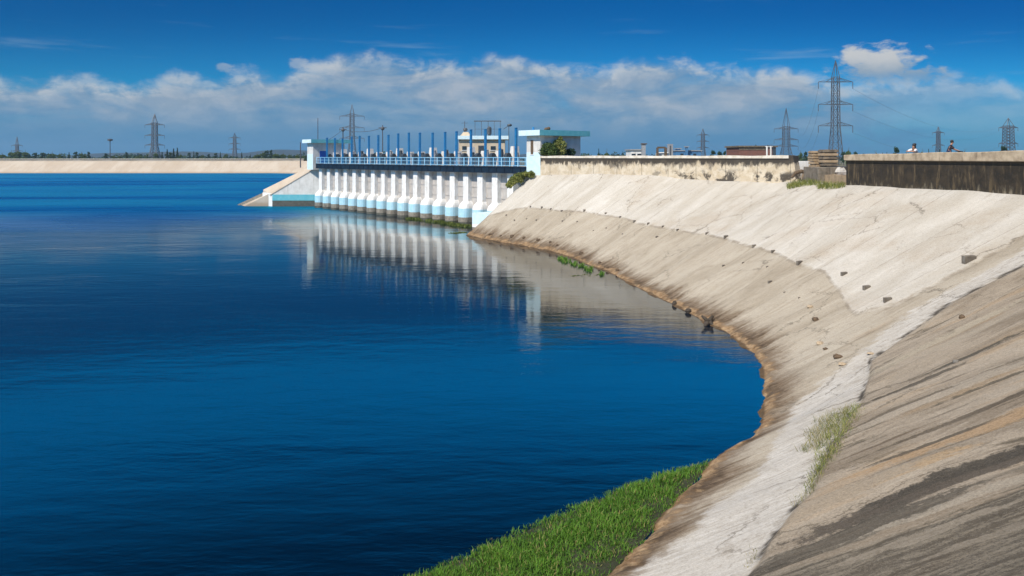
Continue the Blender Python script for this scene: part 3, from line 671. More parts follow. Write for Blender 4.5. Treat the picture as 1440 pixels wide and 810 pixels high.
# ------------------------------------------------------------------ parapet walls
def wallmat(name, base1, base2, dark, top_band, low_amt, eff):
    m, nt, b = nodes(name); g = NT(nt)
    pos = g.n('ShaderNodeNewGeometry').outputs['Position']; x, y, z = g.sep(pos)
    al = g.math('SUBTRACT', g.math('MULTIPLY', x, .5), y)
    run = g.noise(g.comb(g.math('MULTIPLY', al, 2.6), g.math('MULTIPLY', z, .5)), 1.0, 7, .68, .2)
    run2 = g.noise(g.comb(g.math('MULTIPLY', al, .7), g.math('MULTIPLY', z, .35), 3.0), 1.0, 6, .65, .4)
    blot = g.noise(pos, 1.5, 7, .65, .4)
    col = g.mix(g.sstep(blot, .35, .68), base1, base2)
    if top_band:
        zz = g.math('ADD', z, g.math('ADD', g.math('MULTIPLY', g.math('SUBTRACT', run, .5), 1.5), g.math('MULTIPLY', g.math('SUBTRACT', blot, .5), 1.5)))
        col = g.mix(g.math('MULTIPLY', g.sstep(zz, 7.24, 7.56), .95), col, dark)
        zz2 = g.math('ADD', z, g.math('MULTIPLY', g.math('SUBTRACT', run2, .5), 4.0))
        col = g.mix(g.math('MULTIPLY', g.sstep(zz2, 7.3, 7.7), .65), col, dark)
        bl = g.math('MULTIPLY', g.sstep(g.noise(g.map(pos, (1, 1, 1.2)), .75, 6, .7, .5), .49, .58), g.sstep(z, 7.2, 6.5))
        col = g.mix(g.math('MULTIPLY', bl, g.sstep(x, 9, 17, .10, .95)), col, (.045, .036, .028))
        col = g.mix(g.math('MULTIPLY', g.sstep(run, .60, .72), .35), col, (.30, .19, .10))
    else:
        zz = g.math('ADD', z, g.math('MULTIPLY', g.math('SUBTRACT', run, .5), 1.9))
        col = g.mix(g.math('MULTIPLY', g.sstep(run, .52, .70), .75), col, (.125, .088, .045))
        col = g.mix(g.math('MULTIPLY', g.sstep(g.math('ADD', z, g.math('MULTIPLY', g.math('SUBTRACT', run, .5), 3.0)), 6.25, 5.6), .75), col, (.30, .25, .17))
        col = g.mix(g.math('MULTIPLY', g.sstep(z, 7.45, 7.78), .5), col, (.10, .078, .05))
    jw = g.math('ABSOLUTE', g.math('SUBTRACT', g.math('FRACT', g.math('DIVIDE', g.math('ADD', al, g.math('MULTIPLY', blot, .06)), 3.1)), .5))
    col = g.mix(g.math('MULTIPLY', g.sstep(jw, .012, .004), .7), col, (.03, .025, .018))
    col = g.mix(g.math('MULTIPLY', g.sstep(g.noise(pos, 5, 7, .75), .54, .66), .4), col, g.mix(1.0, col, (.5, .45, .38), 'MULTIPLY'))
    nt.links.new(col, b.inputs['Base Color']); b.inputs['Roughness'].default_value = .95
    nt.links.new(g.bump(g.math('ADD', run, g.math('MULTIPLY', blot, .8)), .5, .05), b.inputs['Normal'])
    return m
M['wallmid'] = wallmat('lime washed wall with black mould', (.47, .38, .26), (.60, .52, .40), (.04, .032, .024), True, 0, 0)
M['wallright'] = wallmat('blackened wall', (.014, .0105, .006), (.040, .028, .015), (.02, .02, .018), False, 0, 0)
M['copingwhite'] = worn('pale coping', (.66, .61, .53), (.46, .40, .31), 1.6, .9, .3, (.25, .20, .15), .4)
M['copingtan'] = worn('tan coping beam', (.45, .36, .25), (.27, .205, .135), 2.2, .9, .6, (.10, .07, .045), .8)

def wall_strip(pts, d0, d1, zs, mat, name, parent, per=.6):
    "wall body with slightly uneven faces; zs = list of (z0, z1) per point"
    a, b = offset_line(pts, d0), offset_line(pts, d1); mb = MB(); rings = []
    for i, (p, q) in enumerate(zip(a, b)):
        z0, z1 = zs(i, p)
        rings.append([Vector((p.x, p.y, z0)), Vector((q.x, q.y, z0)), Vector((q.x, q.y, z1)), Vector((p.x, p.y, z1))])
    mb.loft(rings); return mb.build(name, mat, parent)
def sub(pts, step):
    out = [pts[0]]
    for p, q in zip(pts, pts[1:]):
        n = max(1, int((q - p).length / step))
        out += [p.lerp(q, (k + 1) / n) for k in range(n)]
    return out
jz = lambda p, k: .012 * math.sin(p.x * 2.1 + p.y * 1.3 * k)
wl = thing('parapet_wall', 'long low lime-washed wall with black mould under its pale coping, right of the roofed gatehouse', 'wall', (WA0.x, WA0.y, 6))
mp = sub([WA0, WA1], .8)
wall_strip(mp, 0, .5, lambda i, p: (4.5, 7.90), [M['wallmid']], 'wall_body', wl)
wall_strip(mp, -.10, .60, lambda i, p: (7.903, 8.13 + jz(p, 3) * 2), [M['copingwhite']], 'coping', wl)
e = (WA1 - WA0).normalized(); nn = Vector((-e.y, e.x, 0)); eb = MB()
pc = WA1
eb.hexa([pc - nn * .06 + e * .003 + Vector((0, 0, 4.5)), pc + e * 1.0 - nn * .06 + Vector((0, 0, 4.5)), pc + e * 1.0 + nn * .9 + Vector((0, 0, 4.5)), pc + e * .003 + nn * .9 + Vector((0, 0, 4.5)),
         pc - nn * .06 + e * .003 + Vector((0, 0, 8.16)), pc + e * .35 - nn * .06 + Vector((0, 0, 8.1)), pc + e * .35 + nn * .9 + Vector((0, 0, 8.1)), pc + e * .003 + nn * .9 + Vector((0, 0, 8.16))])
eb.build('end_buttress', M['wallmid'], wl)
wr = thing('parapet_wall', 'blackened concrete wall with a thick tan coping beam, at the right edge of the picture', 'wall', (WB0.x, WB0.y, 6))
rp = sub([WB0, WB1, Vector((26.9, 36.5, 0)), Vector((26.5, 32, 0)), Vector((25, 26.8, 0)), Vector((22.5, 21.8, 0)), Vector((18.6, 15.5, 0))], .9)
wall_strip(rp, 0, .5, lambda i, p: (4.5, 7.76), [M['wallright']], 'wall_body', wr)
ztop = lambda p: 8.17 + np.clip((54.3 - p.y) / 14.1, 0, 1.2) * .16
wall_strip(rp, -.22, .62, lambda i, p: (7.763, ztop(p) + jz(p, 5) * 1.6), [M['copingtan']], 'coping', wr).modifiers.new('b', 'BEVEL').width = .04

# ------------------------------------------------------------------ far bank and left bank
def bank_material(name, c1, c2):
    m, nt, b = nodes(name); g = NT(nt)
    pos = g.n('ShaderNodeNewGeometry').outputs['Position']; x, y, z = g.sep(pos)
    s1 = g.noise(g.comb(g.math('MULTIPLY', x, .11), g.math('MULTIPLY', z, .09)), 1.0, 7, .65, .3)
    s2 = g.noise(g.comb(g.math('MULTIPLY', x, .5), g.math('MULTIPLY', z, .25), 5.0), 1.0, 6, .65, .3)
    col = g.mix(g.sstep(s1, .36, .66), c1, c2)
    col = g.mix(g.math('MULTIPLY', g.sstep(s2, .52, .7), .45), col, (.34, .26, .19))
    zz = g.math('ADD', z, g.math('MULTIPLY', g.math('SUBTRACT', s2, .5), 1.0))
    col = g.mix(g.math('MULTIPLY', g.sstep(zz, 1.0, .2), .6), col, (.26, .18, .11))
    nt.links.new(col, b.inputs['Base Color']); b.inputs['Roughness'].default_value = .95
    return m
M['farbank'] = bank_material('far concrete bank', (.42, .34, .255), (.50, .43, .345))
def far_bank():
    toe = [Vector((-1300, 391, 0)), Vector((-700, 391, 0)), Vector((-300, 391, 0)), Vector((-180, 391, 0)), Vector((-120, 391, 0))] + [Vector((-104, 382, 0)), Vector((-88, 312, 0)), Vector((-60, 195, 0)), Vector((-45.6, 131.2, 0)), Vector((-43.6, 127.6, 0))]
    cr = [Vector((-1300, 405, 6)), Vector((-700, 405, 6)), Vector((-300, 405, 6)), Vector((-180, 405, 6)), Vector((-110, 405, 6)), Vector((-92, 386, 6)), Vector((-76, 312, 6)), Vector((-48, 195, 6)), Vector((-33.2, 131.5, 6.2)), Vector((-31.6, 127.6, 6.2))]
    mb = MB(); rings = []
    for t, c in zip(toe, cr):
        o = (c - t); out = Vector((o.x, o.y, 0)).normalized()
        rings.append([t - o * .3, t, t.lerp(c, .5), c, c + out * 12, c + out * 12 - Vector((0, 0, 4))])
    mb.loft(rings, cap=False, closed=False); k0 = (len(rings) - 1) * 6; mb.face([k0 + j for j in range(6)])
    kind(mb.build('far_embankment', M['farbank']), 'structure')
    w = thing('parapet_wall', 'low wall with thin pale coping along the crest of the distant far bank', 'wall', (-300, 405, 6))
    line = [p + Vector((0, 0, 0)) for p in cr[:5]]
    mb = MB(); mb.abox(-1300, -108, 405.2, 405.7, 5.5, 6.95); mb.build('wall_body', worn('far wall concrete', (.26, .22, .17), (.42, .36, .29), .12, .95, 0), w)  # two dull tones by noise, darker than the coping
    mb = MB(); mb.abox(-1300, -107.8, 404.9, 405.9, 6.953, 7.2); mb.build('coping', M['copingwhite'], w)
far_bank()
# sluice outlet frame and small marks on the far bank
# ------------------------------------------------------------------ the dam
dam = thing('sluice_dam', 'long sluice dam of white piers with blue bases, blue railing and blue steel posts', 'dam', tuple(D(24, 0, 0)))
def pier(i):
    def outline(w, front, back, z, nose):
        pts = []
        n = 9
        for k in range(n):
            th = math.pi * k / (n - 1)
            pts.append(D(i - math.cos(th) * w / 2, -front - math.sin(th) * nose, z))
        pts.append(D(i + w / 2, back, z)); pts.append(D(i - w / 2, back, z))
        return pts
    mb = MB()
    mb.loft([outline(1.66, .15, 5.2, -2.0, .72), outline(1.66, .15, 5.2, .30, .72), outline(1.66, .15, 5.2, .86, .72), outline(1.66, .15, 5.2, 1.92, .72), outline(1.62, .12, 5.2, 2.15, .66),
             outline(1.50, .09, 5.2, 2.42, .52), outline(1.28, .03, 5.2, 2.64, .26), outline(1.05, .0, 5.2, 2.80, .05), outline(1.05, .0, 5.2, 6.2, .05)],
            [4, 3, 2, 1, 0, 0, 0, 0])
    return mb.build('pier', [M['white'], M['white'], M['bluepaint'], M['stain'], M['algae']], dam)
NP = 18
for k in range(NP): pier(k * PITCH)
for k in range(NP - 1):
    mb = MB(); c = (k + .5) * PITCH; wv = PITCH - 1.05 - .02
    mb.box(D(c, .62, 2.6), A, IN, (0, 0, 1), wv, .12, 7.2)
    for z in (.9, 2.1, 3.3, 4.5, 5.7): mb.box(D(c, .53, z), A, IN, (0, 0, 1), wv - .01, .07, .12)
    mb.build('gate', M['gatepaint'], dam)
iL, iR = on_line(445, -.45), G_END - 2.3
mb = MB(); mb.hexa([D(iL, -.35, 6.203), D(iR, -.35, 6.203), D(iR, 5.6, 6.203), D(iL, 5.6, 6.203), D(iL, -.35, 6.98), D(iR, -.35, 6.98), D(iR, 5.6, 6.98), D(iL, 5.6, 6.98)])
mb.build('deck', M['concrete'], dam)
mb = MB(); mb.hexa([D(iL, -.53, 6.22), D(iR, -.53, 6.22), D(iR, -.353, 6.22), D(iL, -.353, 6.22), D(iL, -.53, 6.9), D(iR, -.53, 6.9), D(iR, -.353, 6.9), D(iL, -.353, 6.9)])
for z in (6.24, 6.88): mb.box(D((iL + iR) / 2, -.57, z), A, IN, (0, 0, 1), iR - iL, .08, .06)
k = 0
while iL + k * PITCH / 2 < iR - .1: mb.box(D(iL + .1 + k * PITCH / 2, -.55, 6.56), A, IN, (0, 0, 1), .07, .06, .58); k += 1
mb.build('edge_beam', M['navy'], dam)
mb = MB(); mb.box(D((iL + iR) / 2, -.44, 6.94), A, IN, (0, 0, 1), iR - iL, .30, .075); mb.build('kerb', M['navy'], dam)
def railing(j, name, full):
    mb = MB()
    for z, hh in (((7.96, .07), (7.54, .05), (7.09, .06)) if full else ((7.9, .05), (7.4, .04))): mb.box(D((iL + iR) / 2, j, z), A, IN, (0, 0, 1), iR - iL, .06, hh)
    n = int((iR - iL) / (PITCH / 2))
    for k in range(n + 1): mb.box(D(iL + .05 + k * (iR - iL - .1) / n, j, 7.47), A, IN, (0, 0, 1), .12, .10, 1.02)
    o = mb.build(name, M['railblue'], dam)
    if full:
        mb = MB(); n2 = int((iR - iL) / .30)
        for k in range(n2 + 1): mb.box(D(iL + .08 + k * (iR - iL - .16) / n2, j + .004, 7.5), A, IN, (0, 0, 1), .045, .035, .86)
        mb.build('balusters', M['balblue'], o)
    return o
railing(-.42, 'railing', True); railing(5.4, 'railing', False)
POSTX = [(459.9, 194), (471, 194.5), (481.7, 195), (494.7, 192.5), (505.8, 191.5), (518.8, 191.5), (532, 190.5), (546.3, 190), (560, 188), (575, 187), (590.5, 187), (608.4, 187), (626, 186), (642, 185), (662.3, 182.5), (682.7, 182), (702.8, 181), (725.7, 180)]
for px, py in POSTX:
    i = on_line(px, .55); b0 = D(i, .55, 0); zt = H - (py - HY) * b0.y / F
    mb = MB()
    for s in (-1, 1): mb.box(D(i + s * .10, .55, (7 + zt) / 2), A, IN, (0, 0, 1), .04, .22, zt - 7)
    mb.box(D(i, .55, (7 + zt) / 2 - .02), A, IN, (0, 0, 1), .18, .05, zt - 7.04)
    mb.box(D(i, .55, zt + .015), A, IN, (0, 0, 1), .28, .26, .05); mb.box(D(i, .55, 7.02), A, IN, (0, 0, 1), .5, .45, .06)
    mb.box(D(i, .55, 9.0), A, IN, (0, 0, 1), .25, .25, .08)
    mb.build('gate_post', M['blue'], dam)
for k in range(NP - 1):
    i = (k + .5) * PITCH - .35; lean = .12
    mb = MB(); mb.hexa([D(i - .45, 1.5, 6.98), D(i + .45, 1.5, 6.98), D(i + .45, 2.6, 6.98), D(i - .45, 2.6, 6.98), D(i - .25, 1.7, 8.75 + .5 * (k % 3 == 1)), D(i + .25, 1.7, 8.75 + .5 * (k % 3 == 1)), D(i + .25, 2.5, 8.75 + .5 * (k % 3 == 1)), D(i - .25, 2.5, 8.75 + .5 * (k % 3 == 1))])
    h = mb.build('hoist', M['pale'], dam)
    mb = MB(); mb.tube([D(i - .55, 1.1, 8.16), D(i - .3, 1.1, 8.16), D(i - .28, 1.1, 8.16), D(i + .2, 1.1, 8.16)], [.2, .3, .34, .34], 12); mb.box(D(i - .1, 1.1, 7.45), A, IN, (0, 0, 1), .5, .4, .95)
    mb.build('motor', M['motor'], h)
    mb = MB(); zg = 8.5 + .35 * (k % 4 > 1); mb.tube([D(i + .55, 1.95, 6.98), D(i + .55, 1.95, zg)], .22, 10); mb.tube([D(i + .55, 1.95, zg), D(i + .55, 1.95, zg + .12)], [.28, .1], 10); mb.build('gearbox', M['motor' if k % 2 else 'greysheet'], h)
# apron block where the dam meets the bank
ab = thing('abutment_block', 'pale blue concrete block at the waterline between the last pier and the sloping bank', 'concrete block', tuple(at(664, 325, 0)))
b0 = at(664, 325, 0); mb = MB()
for (z0, z1, mi, gp) in ((-1.5, .45, 1, 0), (.453, .80, 2, .01), (.803, 2.0, 0, 0)):
    a0 = b0 + N_UP * gp
    mb.hexa([a0 + Vector((0, 0, z0)), a0 + A * 4 + Vector((0, 0, z0)), a0 + A * 4 + IN * 6 + Vector((0, 0, z0)), a0 + IN * 6 + Vector((0, 0, z0)),
             a0 + Vector((0, 0, z1)), a0 + A * 4 + Vector((0, 0, z1)), a0 + A * 4 + IN * 6 + Vector((0, 0, z1)), a0 + IN * 6 + Vector((0, 0, z1))], mi)
mb.build('block_body', [M['icepaint'], M['stain'], M['white']], ab)
# left wing wall
ww = thing('wing_wall', 'grey sloping wing wall with a teal foot and a white end, at the far left end of the dam', 'wall', (-39.3, 127, 0))
yb = 127.2
q0, q1 = (383 - CX) / F * yb, (445 - CX) / F * yb
def trap(x0, x1, za, zb, zc, zd, y0, y1): return [(x0, y0, za), (x1, y0, zb), (x1, y1, zb), (x0, y1, za), (x0, y0, zc), (x1, y0, zd), (x1, y1, zd), (x0, y1, zc)]
zt = lambda x: 2.0 + (x - q0) / (q1 - q0) * 4.25
mb = MB(); mb.hexa(trap(q0, q1 + 1.2, 1.93, 1.93, 2.0, zt(q1 + 1.2), yb, yb + .6)); mb.build('wall_face', M['pale'], ww)
mb = MB(); mb.hexa(trap(q0, q1 + 1.2, .95, .95, 1.927, 1.927, yb - .06, yb + .6)); mb.build('painted_foot', M['teal'], ww)
mb = MB(); mb.hexa(trap(q0, q1 + 1.2, -2, -2, .947, .947, yb - .03, yb + .6)); mb.build('wet_base', M['algae'], ww)
mb = MB(); mb.hexa([(q0 - 1.95, yb + 1.1, -2), (q0 - .003, yb - .02, -2), (q0 - .003, yb + 1.6, -2), (q0 - 1.9, yb + 1.6, -2), (q0 - 1.95, yb + 1.1, 2.2), (q0 - .003, yb - .02, 2.1), (q0 - .003, yb + 1.6, 2.1), (q0 - 1.9, yb + 1.6, 2.2)]); mb.build('end_block', [M['white']], ww)
mb = MB(); mb.hexa([(-45.7, 130.3, -1), (q0 - 1.96, yb + 1.15, -1), (q0 - 1.96, yb + 3.6, -1), (-45.2, 131.4, -1), (-45.7, 130.3, .12), (q0 - 1.96, yb + 1.15, 2.15), (q0 - 1.96, yb + 3.6, 2.15), (-45.2, 131.4, .12)]); mb.build('toe_block', [M['stain']], ww)
zc = lambda x: zt(x) + .003
xa, xb = q0 - .3, q1 + 1.2
mb = MB(); mb.hexa([(xa, yb - .08, zc(xa)), (xb, yb - .08, zc(xb)), (xb, yb + 3.2, zc(xb)), (xa - 2.2, yb + 3.2, zc(xa) - .4),
                    (xa, yb - .08, zc(xa) + .10), (xb, yb - .08, zc(xb) + .10), (xb, yb + 3.2, zc(xb) + 1.0), (xa - 2.2, yb + 3.2, zc(xa) + .75)])
mb.build('capping_slab', M['farbank'], ww)

# ------------------------------------------------------------------ gatehouses
def gatehouse(i1, jf, jb, L, label, near):
    o = D(i1, jf, 6.2); t = thing('gatehouse', label, 'gatehouse', tuple(o)); i0 = i1 - L
    mb = MB(); zr = 10.27
    mb.hexa([D(i0, jf, 6.0), D(i1, jf, 6.0), D(i1, jb, 6.0), D(i0, jb, 6.0), D(i0, jf, zr), D(i1, jf, zr), D(i1, jb, zr), D(i0, jb, zr)])
    mb.build('wall', M['pale'], t)
    mb = MB(); ze = 8.5
    mb.hexa([D(i0 - .003, jf - .02, 6.0), D(i1 - .0, jf - .02, 6.0), D(i1, jf - .003, 6.0), D(i0 - .003, jf - .003, 6.0), D(i0 - .003, jf - .02, ze), D(i1, jf - .02, ze), D(i1, jf - .003, ze), D(i0 - .003, jf - .003, ze)])
    mb.build('painted_dado', M['icepaint'], t)
    mb = MB(); mb.hexa([D(i0 - .6, jf - .6, zr + .003), D(i1 + .6, jf - .6, zr + .003), D(i1 + .6, jb + .9, zr + .003), D(i0 - .6, jb + .9, zr + .003), D(i0 - .6, jf - .6, 10.85), D(i1 + .6, jf - .6, 10.85), D(i1 + .6, jb + .9, 10.85), D(i0 - .6, jb + .9, 10.85)])
    rf = mb.build('roof', M['teal'], t)
    mb = MB(); mb.box(D((i0 + i1) / 2, jf - .62, 10.56), A, IN, (0, 0, 1), L + 1.19, .03, .57); mb.build('lit_fascia', M['icepaint'], rf)  # paler panel on the sunward roof edge, its lit tone painted in
    if near:
        mb = MB(); mb.box(D(i1 - 1.35, jf - .012, 9.05), A, IN, (0, 0, 1), .42, .05, 1.5); w = mb.build('window', M['brownstone'], t)
        mb = MB(); mb.box(D(i1 - 1.35, jf - .03, 8.27), A, IN, (0, 0, 1), .6, .12, .06); mb.build('sill', M['white'], w)
        mb = MB(); mb.tube([D(i1 - .4, jf + 1.2, 10.853), D(i1 - .4, jf + 1.2, 11.0), D(i1 - .4, jf + 1.2, 11.15)], [.25, .3, .12], 10); mb.blob(D(i1 - .4, jf + 1.5, 11.05), .2); mb.build('roof_vent', M['brownstone'], rf)
        mb = MB(); mb.tube([D(i1 - 1.5, jf + .3, 10.853), D(i1 - 1.5, jf + .3, 11.2)], [.14, .1], 8); mb.build('lamp_stub', M['blue'], rf)
    else:
        mb = MB(); mb.box(D(i1 + .012, jf + 1.75, 8.0), A, IN, (0, 0, 1), .05, 1.25, 2.0); dd = mb.build('door', M['doorblue'], t)
        mb = MB(); mb.box(D(i1 + .06, jf + 2.2, 7.95), A, IN, (0, 0, 1), .06, .12, .04); mb.build('handle', M['steel'], dd)
    return t
gatehouse(G_END, -.5, 5.3, 2.25, 'larger white gatehouse with teal flat roof, shrubs against its shaded wall', True)
iLg = on_line(440.3, -.5)
gatehouse(iLg, -.5, 5.0, 2.2, 'smaller gatehouse with teal roof and blue door at the far end of the dam', False)

# ------------------------------------------------------------------ control building behind the deck
def control_building():
    J0 = 8.5; Yb = 109.0; D = lambda i, j, z: Vector((i, Yb + j - J0, z)); I = lambda px, j=J0: (px - CX) / F * (Yb + j - J0); i0, i1 = I(645), I(710)
    zz = lambda px, py, j=J0: H - (py - HY) * D(I(px, j), j, 0).y / F
    t = thing('control_building', 'beige flat-roofed building with dark door behind the railing, beneath a metal roof frame', 'building', tuple(D((i0 + i1) / 2, J0, 6.4)))
    def blk(ia, ib, ja, jb, za, zb_, mat, name, par):
        mb = MB(); mb.hexa([D(ia, ja, za), D(ib, ja, za), D(ib, jb, za), D(ia, jb, za), D(ia, ja, zb_), D(ib, ja, zb_), D(ib, jb, zb_), D(ia, jb, zb_)]); return mb.build(name, M[mat], par)
    zr = zz(678, 196); blk(i0, i1, J0, J0 + 6, 5.2, zr, 'beige', 'wall', t)
    rf = blk(i0 - .2, i1 + .5, J0 - .45, J0 + 6.4, zr + .003, zr + .5, 'icepaint', 'roof', t); zt_ = zr + .5
    d_ = blk(I(672.6), I(680.2), J0 - .06, J0 + .05, 6.9, zz(676, 204.7), 'motor', 'door', t)
    for pa, pb in ((650, 656), (690, 697)):
        w = blk(I(pa), I(pb), J0 - .05, J0 + .05, zz(653, 211), zz(653, 205.5), 'glass', 'window', t); blk(I(pa) - .1, I(pb) + .1, J0 - .12, J0 - .053, zz(653, 211.8), zz(653, 211.1), 'white', 'sill', w)
    mb = MB(); a0, a1 = I(647), I(662); z1 = zz(654, 185.5)
    mb.hexa([D(a0, J0 + .3, zt_ + .003), D(a1, J0 + .3, zt_ + .003), D(a1, J0 + 2.5, zt_ + .003), D(a0, J0 + 2.5, zt_ + .003), D(a0 + .4, J0 + .7, z1), D(a1 - .4, J0 + .7, z1), D(a1 - .4, J0 + 2.1, z1), D(a0 + .4, J0 + 2.1, z1)]); mb.build('roof_hatch', M['beige'], rf)
    an = MB(); c = I(653.5, J0 + 1.4); z2 = zz(654, 170.5, J0 + 1.4); an.tube([D(c, J0 + 1.4, z1 - .1), D(c, J0 + 1.4, z2)], .05, 6); an.bar(D(c - .45, J0 + 1.4, z2 - .25), D(c + .45, J0 + 1.4, z2 - .25), .05); an.blob(D(c + .1, J0 + 1.2, z1 + .35), (.32, .25, .28), 8, 6); an.build('antenna', M['darksteel'], rf)
    fr = MB(); jf = J0 + 2; zf = zz(686, 170.3, jf)
    for px in (668, 677, 686.5, 695, 703.5): fr.bar(D(I(px, jf), jf, zt_ - .05), D(I(px, jf), jf, zf), .06)
    fr.bar(D(I(666.5, jf), jf, zf), D(I(705, jf), jf, zf), .13); fr.bar(D(I(668, jf), jf, zt_ + 1.0), D(I(703.5, jf), jf, zt_ + 1.0), .04)
    fr.build('roof_frame', M['darksteel'], rf)
    tk = MB(); c = I(688, jf); tk.tube([D(c, jf + .6, zt_ + .003), D(c, jf + .6, zt_ + .25), D(c, jf + .6, zt_ + .26), D(c, jf + .6, zt_ + 1.2), D(c, jf + .6, zt_ + 1.4)], [.2, .2, .33, .33, .1], 10); tk.build('water_tank', M['darksteel'], rf)
control_building()

# ------------------------------------------------------------------ poles and wires behind the deck
def pole(px, py_top, Y, base, r, label, name='lamp_post', lamp=False, cat='pole'):
    p = far(px, py_top, Y); t = thing(name, label, cat, (p.x, p.y, base))
    mb = MB(); mb.tube([(p.x, p.y, base), (p.x, p.y, p.z)], [r, r * .7], 8); mb.build('pole', M['darksteel'], t)
    if lamp == 'arm':
        mb = MB(); mb.bar((p.x, p.y, p.z), (p.x - .7, p.y, p.z - .5), .08); mb.build('arm', M['darksteel'], t); mb = MB(); mb.blob((p.x + .1, p.y, p.z + .05), (.34, .22, .2), 8, 6); mb.build('lamp_head', M['motor'], t)
    elif lamp == 'mast':
        mb = MB(); mb.tube([(p.x, p.y, p.z - .9), (p.x, p.y, p.z - .5), (p.x, p.y, p.z + .3), (p.x, p.y, p.z + .6)], [.3, 1.5, 1.5, .6], 12); mb.build('lamp_ring', M['darksteel'], t)
    elif lamp == 'cross':
        mb = MB(); mb.bar((p.x - .6, p.y, p.z - .4), (p.x + .6, p.y, p.z - .4), .1); mb.blob((p.x, p.y, p.z - .5), .3, 8, 6); mb.build('crossarm', M['darksteel'], t)
    return p
w0 = pole(482.3, 178.5, 128, 7, .11, 'dark wooden pole with a knob, behind the left end of the blue railing', 'utility_pole', 'cross')
w1 = pole(538, 176, 118, 7, .09, 'thin leaning utility pole standing among the blue posts near the seventh one', 'utility_pole', 'cross')
pole(715.5, 176.5, 106, 7, .06, 'thin lamp post with angled head right of the beige building', 'lamp_post', 'arm', 'lamp post')
pole(447, 166, 170, 5, .10, 'very thin faint mast rising behind the left gatehouse', 'mast', False, 'mast')
pole(422.5, 200, 150, 6, .12, 'thin dark post just left of the left gatehouse', 'post', False, 'post')
pole(154.8, 196.5, 470, 5, .30, 'high lighting mast with round head above the left treeline', 'light_mast', 'mast', 'lighting mast')
def cable(p, q, sag, label, r=.03, group=None):
    p, q = Vector(p), Vector(q); mb = MB(); n = 16
    mb.tube([p.lerp(q, k / n) - Vector((0, 0, sag * 4 * (k / n) * (1 - k / n))) for k in range(n + 1)], r, 5)
    return tag(mb.build('power_cable', M['darksteel']), label, 'cable', group)
cable(w0 - Vector((0, 0, .4)), w1 - Vector((0, 0, .4)), .5, 'thin sagging wire between the two utility poles behind the blue posts', .035)
q = far(463, 196, 126); cable(w0 - Vector((0, 0, .4)), q, .1, 'thin wire slanting from the knobbed pole down to the left gatehouse roof', .03)

# ------------------------------------------------------------------ pylons
def pylon(px, py_top, Y, arms, half, wb, wt, label, leg=.30, brace=.14, base=4.0, ins=2.6, parts=True):
    top = far(px, py_top, Y); x, y, zt_ = top; hgt = zt_ - base
    t = thing('pylon', label, 'pylon', (x, y, base), 'lattice power pylons beyond the reservoir')
    mb = MB(); zb = base + hgt * min(arms)                        # waist
    width = lambda z: wb + (wt - wb) * min(1, (z - base) / (zb - base)) if z <= zb else wt + (wt * .82 - wt) * (z - zb) / (zt_ - zb)
    zs = [base + (zb - base) * k / 5 for k in range(6)] + [zb + (base + hgt * max(arms) + hgt * .045 - zb) * k / 6 for k in range(1, 7)]
    cor = lambda z: [Vector((x + sx * width(z) / 2, y + sy * width(z) / 2, z)) for sx, sy in ((-1, -1), (1, -1), (1, 1), (-1, 1))]
    for za, zb_ in zip(zs, zs[1:]):
        a_, b_ = cor(za), cor(zb_)
        for k in range(4):
            mb.bar(a_[k], b_[k], leg); mb.bar(a_[k], b_[(k + 1) % 4], brace); mb.bar(a_[(k + 1) % 4], b_[k], brace); mb.bar(b_[k], b_[(k + 1) % 4], brace)
    tip = Vector((x, y, zt_))
    for c in cor(zs[-1]): mb.bar(c, tip, leg * .8)
    mb.build('tower', M['steel'], t)
    for n_, f_ in enumerate(arms):
        z = base + hgt * f_; hl = half * (1 if n_ != 1 else 1.0); mb = MB(); w = width(z)
        for s in (-1, 1):
            e0 = Vector((x + s * hl, y, z))
            for sy in (-1, 1):
                mb.bar((x + s * w / 2, y + sy * w / 2, z), e0, leg * .8); mb.bar((x + s * w / 2, y + sy * w / 2, z + hgt * .035), e0, brace)
                mb.bar((x + s * (w / 2 + (hl - w / 2) * .5), y + sy * w * .25, z), (x + s * w / 2, y + sy * w / 2, z + hgt * .035), brace)
        mb.bar((x - w / 2, y - w / 2, z), (x + w / 2, y - w / 2, z), leg * .8); mb.bar((x - w / 2, y + w / 2, z), (x + w / 2, y + w / 2, z), leg * .8)
        ca = mb.build('crossarm', M['steel'], t)
        for s in (-1, 1):
            mb = MB(); mb.tube([(x + s * hl, y, z - .1), (x + s * hl, y, z - ins)], .13, 6); mb.build('insulator', M['steel'], ca)
    return lambda n_, s: Vector((x + s * half, y, base + hgt * arms[n_] - ins))
G_ = pylon(1175, 85, 300, (.39, .59, .80), 6.6, 4.6, 2.5, 'largest lattice pylon, behind the stacked slabs and the right wall', .24, .11)
Fp = pylon(1105.5, 152, 560, (.30, .42, .62), 8.6, 8.6, 4.2, 'second tallest pylon, left of the largest one and above the end of the mouldy wall', .34, .16)
Dp = pylon(495, 147, 560, (.42, .60, .80), 8.8, 6.5, 3.0, 'pylon standing behind the left gatehouse and the first blue posts', .34, .16)
pylon(217.5, 160, 640, (.35, .55, .77), 8.0, 8.0, 3.6, 'tallest pylon on the left, beside dark trees beyond the far bank', .46, .22)
pylon(330, 187, 1000, (.40, .60, .82), 7.5, 6.0, 3.2, 'small faint pylon between the far dark trees and the left gatehouse', .5, .26)
pylon(24, 192, 1100, (.38, .62), 8.0, 6.0, 3.0, 'smallest pylon at the far left edge over the dark wood', .55, .28)
Ep = pylon(988.5, 181, 900, (.40, .60, .80), 7.0, 7.0, 3.6, 'small faint pylon above the blue sheds and mouldy wall', .5, .26)
pylon(1319.5, 178, 850, (.45, .82), 6.5, 5.0, 3.0, 'small faint pylon between the two people on the right', .5, .26)
